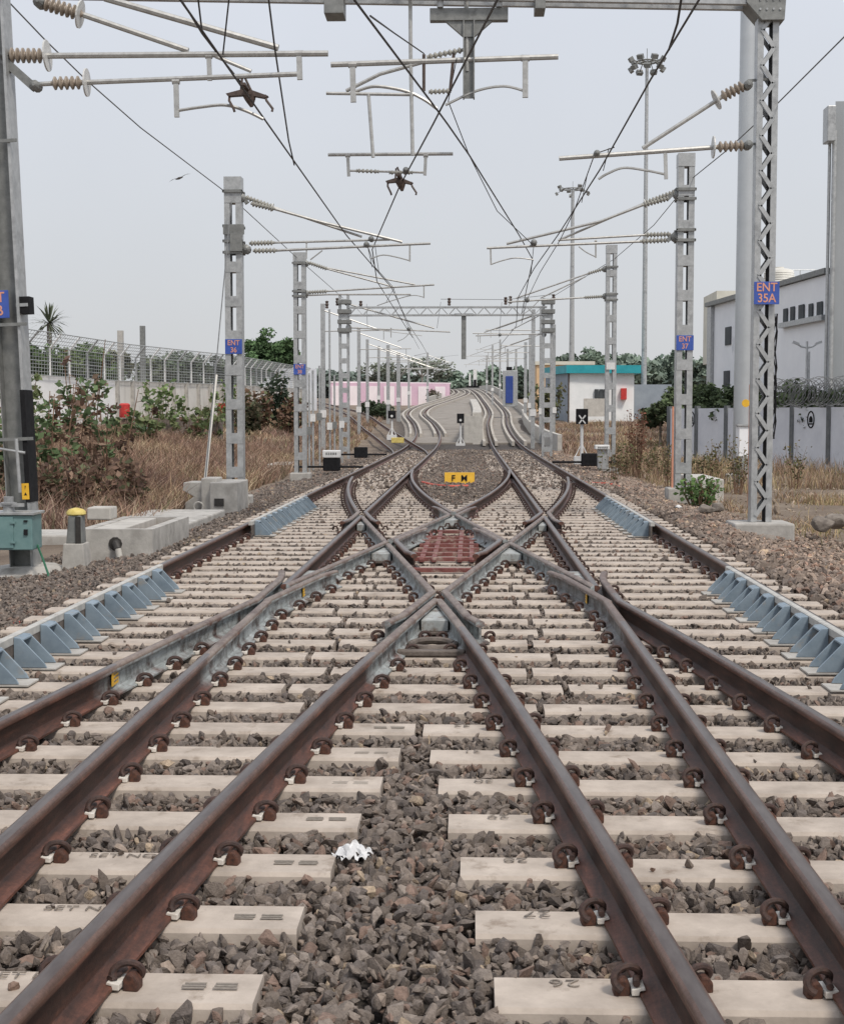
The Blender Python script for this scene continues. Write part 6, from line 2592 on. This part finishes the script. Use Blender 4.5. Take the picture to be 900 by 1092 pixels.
# grey green sheds region right of the teal building
mb = MB()
p, q = at(676, 440, 118), at(716, 410, 118)
mb.box(p.x, q.x, 118, 124, p.z - 1.5, q.z)
o = tag(mb.build('teal_shed', M['shedblue']), 'grey blue sheet shed right of the teal roofed building', 'shed')


def shrub(label, x, y, zg, h, spread, nst, leaf, cols, per, droop=.5, group=None, name='shrub', stem='drystem', bare=0.25, stem_r=.02):
    t = thing(name, label, 'shrub', (x, y, zg), group)
    P, S = [], []
    mb = MB()
    for k in range(nst):
        a = random.uniform(0, 2 * math.pi)
        top = Vector((x + spread * random.uniform(.2, 1) * math.cos(a), y + spread * random.uniform(.2, 1) * math.sin(a), zg + h * random.uniform(.55, 1.0)))
        b0 = Vector((x + spread * .25 * math.cos(a), y + spread * .25 * math.sin(a), zg - .1))
        mid_ = b0.lerp(top, .5) + Vector((random.uniform(-.1, .1), random.uniform(-.1, .1), .1 * h))
        mb.tube([b0, mid_, top], stem_r, 5, stem_r * .3)
        for q_ in range(per):
            u = bare + (1 - bare) * random.random() ** .8
            c = (b0.lerp(mid_, u * 2) if u < .5 else mid_.lerp(top, u * 2 - 1)) + Vector((random.gauss(0, 1), random.gauss(0, 1), random.gauss(0, .8))) * spread * .16
            P.append(tuple(c))
            S.append(u)
    mb.build('stems', M[stem], t)
    n = len(P)
    if n:
        cc = np.array(cols)
        k = rng.integers(0, len(cc), n)
        c = cc[k] * rng.uniform(.65, 1.3, (n, 1)) * (.65 + .45 * np.array(S))[:, None]
        leaves('foliage', np.array(P), rng.uniform(.6, 1.35, n) * leaf, c, M['leaf'], t, 1.8, droop)
    return t


gcols = [(.085, .13, .055), (.10, .15, .06), (.07, .11, .045)]
bcols = [(.20, .125, .085), (.26, .17, .11), (.15, .09, .065), (.13, .15, .075)]
def stalk_shrub(label, x, y, zg, h, spread, nst, ncl, leaf, green, brown, pg):
    """a few tall stalks carrying separate drooping clusters of broad leaves"""
    t = thing('shrub', label, 'shrub', (x, y, zg))
    P, Cc = [], []
    mb = MB()
    for k in range(nst):
        a = 2 * math.pi * k / nst + random.uniform(-.5, .5)
        rr = spread * random.uniform(.15, 1)
        hh = h * (1.0 if k == 0 else random.uniform(.55, .92))
        b0 = Vector((x + rr * .3 * math.cos(a), y + rr * .3 * math.sin(a), zg - .3))
        top = Vector((x + rr * math.cos(a), y + rr * math.sin(a), zg + hh))
        md = b0.lerp(top, .55) + Vector((random.uniform(-.12, .12), random.uniform(-.1, .1), 0))
        mb.tube([b0, md, top], .022, 6, .009)
        for q_ in range(ncl):
            u = random.uniform(.22, 1.0)
            c = b0.lerp(md, u / .55) if u < .55 else md.lerp(top, (u - .55) / .45)
            e = c + Vector((random.gauss(0, .17), random.gauss(0, .17), random.gauss(0, .06)))
            mb.tube([c, e], .007, 4)
            gr = random.random() < pg + (u - .6) * .7
            cc = random.choice(green if gr else brown)
            n_ = random.randint(7, 12)
            for w_ in range(n_):
                P.append(tuple(e + Vector((random.gauss(0, .085), random.gauss(0, .085), random.gauss(-.06 if not gr else 0, .10 if not gr else .06)))))
                Cc.append(np.array(cc) * random.uniform(.6, 1.35))
    mb.build('stems', M['drystem'], t)
    n = len(P)
    leaves('foliage', np.array(P), rng.uniform(.6, 1.3, n) * leaf, np.array(Cc), M['leaf'], t, 1.7, .9)


br = [(.17, .105, .075), (.24, .16, .115), (.13, .08, .06), (.28, .20, .145)]
gr_ = [(.12, .175, .085), (.15, .21, .10), (.10, .145, .07)]
for px_, pt, Y, sp_, ns_, nc_, pg, lb in ((60, 405, 33, .75, 7, 11, .25, 'withered brown and green shrub just right of the left edge mast'), (88, 362, 36, .75, 7, 12, .55, 'tallest leafy shrub on the left, green above and withered below'),
                                         (116, 415, 34, .70, 7, 11, .35, 'broad shrub with brown hanging leaves at the right of the shrub group'), (38, 420, 31, .7, 7, 13, .7, 'dark green shrub behind the left edge mast'), (4, 425, 30, .8, 8, 14, .85, 'green shrub cut by the left picture edge')):
    q = at(px_, pt, Y)
    stalk_shrub(lb, q.x, Y, -.2 + float(GL(np.float64(q.x), np.float64(Y))), q.z + .2 - float(GL(np.float64(q.x), np.float64(Y))), sp_ * 1.15, ns_ - 1, int(nc_ * .62), .115, gr_, br, pg)
for i in range(9):
    px_ = random.uniform(20, 135)
    Y = random.uniform(27, 33)
    q = at(px_, random.uniform(478, 500), Y)
    shrub('low withered brown shrub at the foot of the left shrub group', q.x, Y, -.2, max(.5, q.z + .2), .45, 10, .09, br[:3] + [(.12, .13, .07)], 16, .8, 'withered low shrubs on the left', name='low_shrub')
for px_, pt, Y, sp_, lb in ((145, 428, 52, .9, 'loose yellow green bush beside the red drum'), (205, 422, 60, 1.1, 'ragged green bush before the stained wall, next to the young shrub'), (228, 430, 64, .9, 'low ragged bush nearest the guy rod before the stained wall'), (20, 398, 48, 1.2, 'green bush climbing the white wall behind the left edge mast')):
    q = at(px_, pt, Y)
    gz_ = float(GL(np.float64(q.x), np.float64(Y))) - .2
    stalk_shrub(lb, q.x, Y, gz_, q.z - gz_, sp_, 7, 8, .15, [(.15, .19, .085), (.18, .21, .10), (.12, .16, .07)], br, .75)
for px_, pt, Y, lb in ((172, 405, 62, 'young light green shrub before the stained wall'), (245, 402, 78, 'green shrub behind the left battened mast')):
    q = at(px_, pt, Y)
    shrub(lb, q.x, Y, .0, q.z, .9, 14, .16, [(.16, .23, .09), (.20, .27, .11), (.13, .19, .075)], 20, .4)
for px_, pt, Y, lb, cols in ((275, 415, 82, 'brownish bush before the grey sheet fence', bcols), (292, 395, 84, 'dark slender evergreen bush left of the second mast', [(.04, .06, .035)]), (308, 420, 80, 'low brown bush right of the slender evergreen', bcols), (262, 425, 76, 'low dull green bush behind the left battened mast', [(.08, .09, .05), (.10, .085, .055)]),
                             (395, 428, 120, 'dark green bush under the pink wall', [(.06, .085, .05)]), (408, 430, 118, 'second dark bush under the pink wall, nearer the signal', [(.065, .09, .05)]), (462, 415, 190, 'small pale brown bush against the pink wall', [(.17, .15, .11)])):
    q = at(px_, pt, Y)
    zg = GR(Y) - .3
    shrub(lb, q.x, Y, zg, q.z - zg, 1.0, 16, .17, cols, 46, .4)
q = at(679, 432, 46)
shrub('upright red brown dry shrub before the right battened mast', q.x, 46, -.3, q.z + .3, .42, 26, .05, [(.20, .085, .055), (.15, .07, .05)], 18, .3, stem_r=.014)
q = at(746, 512, 30)
shrub('fresh green weed beside the right battened mast block', q.x, 30, -.2, q.z + .3, .42, 24, .06, [(.12, .20, .065), (.15, .24, .09)], 22, .2, name='weed')
for i in range(14):
    px_ = random.choice([random.uniform(735, 800), random.uniform(830, 900), random.uniform(650, 720)])
    Y = random.uniform(38, 47)
    q = at(px_, random.uniform(462, 478), Y)
    shrub('thin dry seed headed weed among the right hand dry grass', q.x, Y, -.3, max(.7, q.z + .3), .35, 12, .05, [(.20, .16, .085), (.15, .14, .07), (.12, .13, .06)], 14, .3, 'dry weeds on the right', name='weed', stem_r=.010)
q = at(585, 415, 98)
shrub('leafy shrub behind the ramp parapet left of the teal roofed building', q.x, 98, GR(98) - .3, q.z - GR(98) + .6, 1.2, 16, .17, [(.11, .13, .06), (.14, .13, .07)], 40)


def grass(name, label, pts, hmin, hmax, cols, wid, lean=(.1, .8)):
    n = len(pts)
    X, Y, Z = pts
    h = hmin + (hmax - hmin) * rng.random(len(X)) ** 1.5
    a = rng.uniform(0, 2 * np.pi, len(X))
    ln = rng.uniform(lean[0], lean[1], len(X)) * h
    dx, dy = np.cos(a) * ln, np.sin(a) * ln
    w = wid * rng.uniform(.6, 1.4, len(X))
    b1 = np.stack([X - w, Y, Z], -1)
    b2 = np.stack([X + w, Y, Z], -1)
    m1 = np.stack([X - w * .7 + dx * .35, Y + dy * .35, Z + h * .6], -1)
    m2 = np.stack([X + w * .7 + dx * .35, Y + dy * .35, Z + h * .6], -1)
    tp = np.stack([X + dx, Y + dy, Z + h * .95], -1)
    V = np.stack([b1, b2, m1, m2, tp], 1).reshape(-1, 3)
    i = np.arange(len(X))[:, None] * 5
    Fq = np.concatenate([i + np.array([[0, 1, 3]]), i + np.array([[0, 3, 2]]), i + np.array([[2, 3, 4]])], 0)
    cc = np.array(cols)
    c = cc[rng.integers(0, len(cc), len(X))] * rng.uniform(.65, 1.3, (len(X), 1))
    pt_ = np.sin(X * .9 + 1.3 * np.sin(Y * .5)) * .5 + np.sin(Y * .75 + X * .35) * .5 + np.sin(X * 2.1 - Y * 1.2) * .3
    c = c * (1 + .24 * pt_)[:, None] * np.stack([1 + 0 * pt_, 1 + .05 * pt_, 1 - .05 * pt_], -1)
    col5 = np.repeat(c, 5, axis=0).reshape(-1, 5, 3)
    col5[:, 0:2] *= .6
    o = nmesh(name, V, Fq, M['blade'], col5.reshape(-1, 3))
    return tag(o, label, 'grass', kind='stuff')


def field(n, y0, y1, xa, xb, dens):
    Y = y0 + (y1 - y0) * rng.random(n) ** .8
    u = rng.random(n)
    X = xa(Y) + (xb(Y) - xa(Y)) * u
    nz = np.sin(X * 1.1 + Y * .5) + np.sin(X * .45 - Y * .8) + np.sin(X * 2.3 + 1.7) * .5
    k = rng.random(n) < np.clip(.5 + .45 * nz + dens, .03, 1)
    X, Y = X[k], Y[k]
    return X, Y, GRv(Y) - .36 + GL(X, Y)


dry = [(.37, .255, .185), (.44, .325, .24), (.27, .175, .125), (.50, .39, .29), (.21, .14, .105), (.35, .215, .16), (.23, .21, .12)]
lx = lambda y: -.16 * y - 6.5
rx = lambda y: -5.6 - .02 * (y - 24)
grass('dry_grass', 'thick reddish dry grass covering the ground left of the tracks', field(70000, 24, 62, lx, rx, .25), .15, .75, dry, .010, (.2, 1.1))
grass('dry_brush', 'tangled dry twigs standing above the grass left of the tracks', field(14000, 24, 60, lx, rx, -.1), .45, 1.15, dry[2:3] + dry[4:6] + [(.30, .20, .14)], .007, (.1, 1.2))
grass('dry_grass', 'farther dry grass along the left side of the ramp', field(24000, 60, 115, lambda y: -13.5 + 0 * y, lambda y: -5.8 - .02 * (y - 60), .3), .15, .6, dry, .02, (.2, 1.1))
och = [(.42, .31, .185), (.34, .265, .15), (.48, .37, .25), (.24, .21, .11), (.31, .20, .135)]
grass('dry_grass', 'sparse ochre grass on the right bank before the boundary wall', field(30000, 20, 52, lambda y: 4.9 + .0 * y, lambda y: 5.5 + .21 * y, -.35), .06, .38, och, .008, (.2, 1.2))
grass('dry_grass', 'taller dry weeds at the foot of the right boundary wall', field(8000, 40, 58, lambda y: 5.0 + 0 * y, lambda y: 5 + .19 * y, -.05), .25, .85, och + dry[:2], .009, (.1, .7))
grass('dry_grass', 'brown dry grass before the teal roofed building', field(30000, 52, 108, lambda y: 4.4 + .0 * y, lambda y: 6 + .09 * y, .1), .12, .55, dry + och[:1], .018, (.2, 1.1))
# loose rubble on the right bank
Xr, Yr = grid(4.3, 13, 17, 48, .34)
k = (rng.random(len(Xr)) < .38) & (Xr < .30 * Yr + 1)
Xr, Yr = Xr[k], Yr[k]
sz_ = .03 + .10 * rng.random(len(Xr)) ** 5
cr_ = np.array([[.30, .25, .205]]) * rng.uniform(.6, 1.5, (len(Xr), 1)) * np.array([[1, .97, .93]])
o = scatter('rubble_stones', np.stack([Xr, Yr, GRv(Yr) - .27 + sz_ * .3 + 0 * Xr], -1), sz_, cr_, protos=fine)
tag(o, 'scattered tan rubble on the bare soil of the right bank', 'rubble', kind='stuff')

# ------------------------------------------------------------------ bird
c = at(191.5, 190, 60)
t = thing('bird', 'small dark bird gliding in the left part of the sky', 'bird', c)
mb = MB()
d = Vector((1, .2, .38)).normalized()
mb.lathe(c - d * .16, c + d * .16, [(0, .01), (.15, .03), (.45, .05), (.75, .035), (.9, .03), (1, .005)], 8)
mb.build('body', M['bird'], t, smooth=True)
for s in (-1, 1):
    mb = MB()
    e_ = Vector((s * .46, .12, .20 if s > 0 else -.14))
    mb._add([c + d * .06, c - d * .06, c + e_ * .55 - d * .05 + Vector((0, 0, .05)), c + e_, c + e_ * .55 + d * .07 + Vector((0, 0, .05))], [(0, 4, 2, 1), (4, 3, 2)])
    mb.build('wing', M['bird'], t)

# ------------------------------------------------------------------ light
SUN_AZ, SUN_EL = R(146), R(54)       # azimuth clockwise from +Y
w = bpy.data.worlds.new('World')
sc.world = w
w.use_nodes = True
nt = w.node_tree
Lk = nt.links.new
bgd = nt.nodes['Background']
sky = N(nt, 'ShaderNodeTexSky', sky_type='NISHITA')
sky.sun_disc = False
sky.sun_elevation = SUN_EL
sky.sun_rotation = SUN_AZ
sky.air_density = 1.0
sky.dust_density = 5.0
sky.ozone_density = 1.0
tc = N(nt, 'ShaderNodeTexCoord')
sx = N(nt, 'ShaderNodeSeparateXYZ')
Lk(tc.outputs['Generated'], sx.inputs[0])
cr = N(nt, 'ShaderNodeValToRGB')
cr.color_ramp.elements[0].position = 0.0
cr.color_ramp.elements[0].color = (.655, .662, .668, 1)
cr.color_ramp.elements[1].position = .30
cr.color_ramp.elements[1].color = (.725, .760, .835, 1)
k_ = cr.color_ramp.elements.new(.10)
k_.color = (.675, .697, .730, 1)
Lk(sx.outputs['Z'], cr.inputs['Fac'])
scl = N(nt, 'ShaderNodeVectorMath', operation='SCALE')
Lk(cr.outputs['Color'], scl.inputs[0])
cn = N(nt, 'ShaderNodeTexNoise', inp={'Scale': 2.2, 'Detail': 5.0, 'Roughness': .55})
Lk(tc.outputs['Generated'], cn.inputs['Vector'])
cm = N(nt, 'ShaderNodeMapRange', inp={'From Min': .3, 'From Max': .7, 'To Min': 10.35, 'To Max': 11.1})
Lk(cn.outputs['Fac'], cm.inputs['Value'])
Lk(cm.outputs[0], scl.inputs['Scale'])
mx = N(nt, 'ShaderNodeMix', data_type='RGBA')
mx.inputs[0].default_value = .88
Lk(sky.outputs[0], mx.inputs[6])
Lk(scl.outputs[0], mx.inputs[7])
Lk(mx.outputs[2], bgd.inputs['Color'])
bgd.inputs['Strength'].default_value = .10
ld = bpy.data.lights.new('sun', 'SUN')
ld.energy = 2.3
ld.angle = R(10)
ld.color = (1.0, .93, .84)
lo_ = bpy.data.objects.new('sun', ld)
col.objects.link(lo_)
sd_dir = Vector((math.sin(SUN_AZ) * math.cos(SUN_EL), math.cos(SUN_AZ) * math.cos(SUN_EL), math.sin(SUN_EL)))
lo_.rotation_euler = sd_dir.to_track_quat('Z', 'Y').to_euler()
sc.view_settings.view_transform = 'Standard'
sc.view_settings.look = 'None'
sc.view_settings.exposure = 0
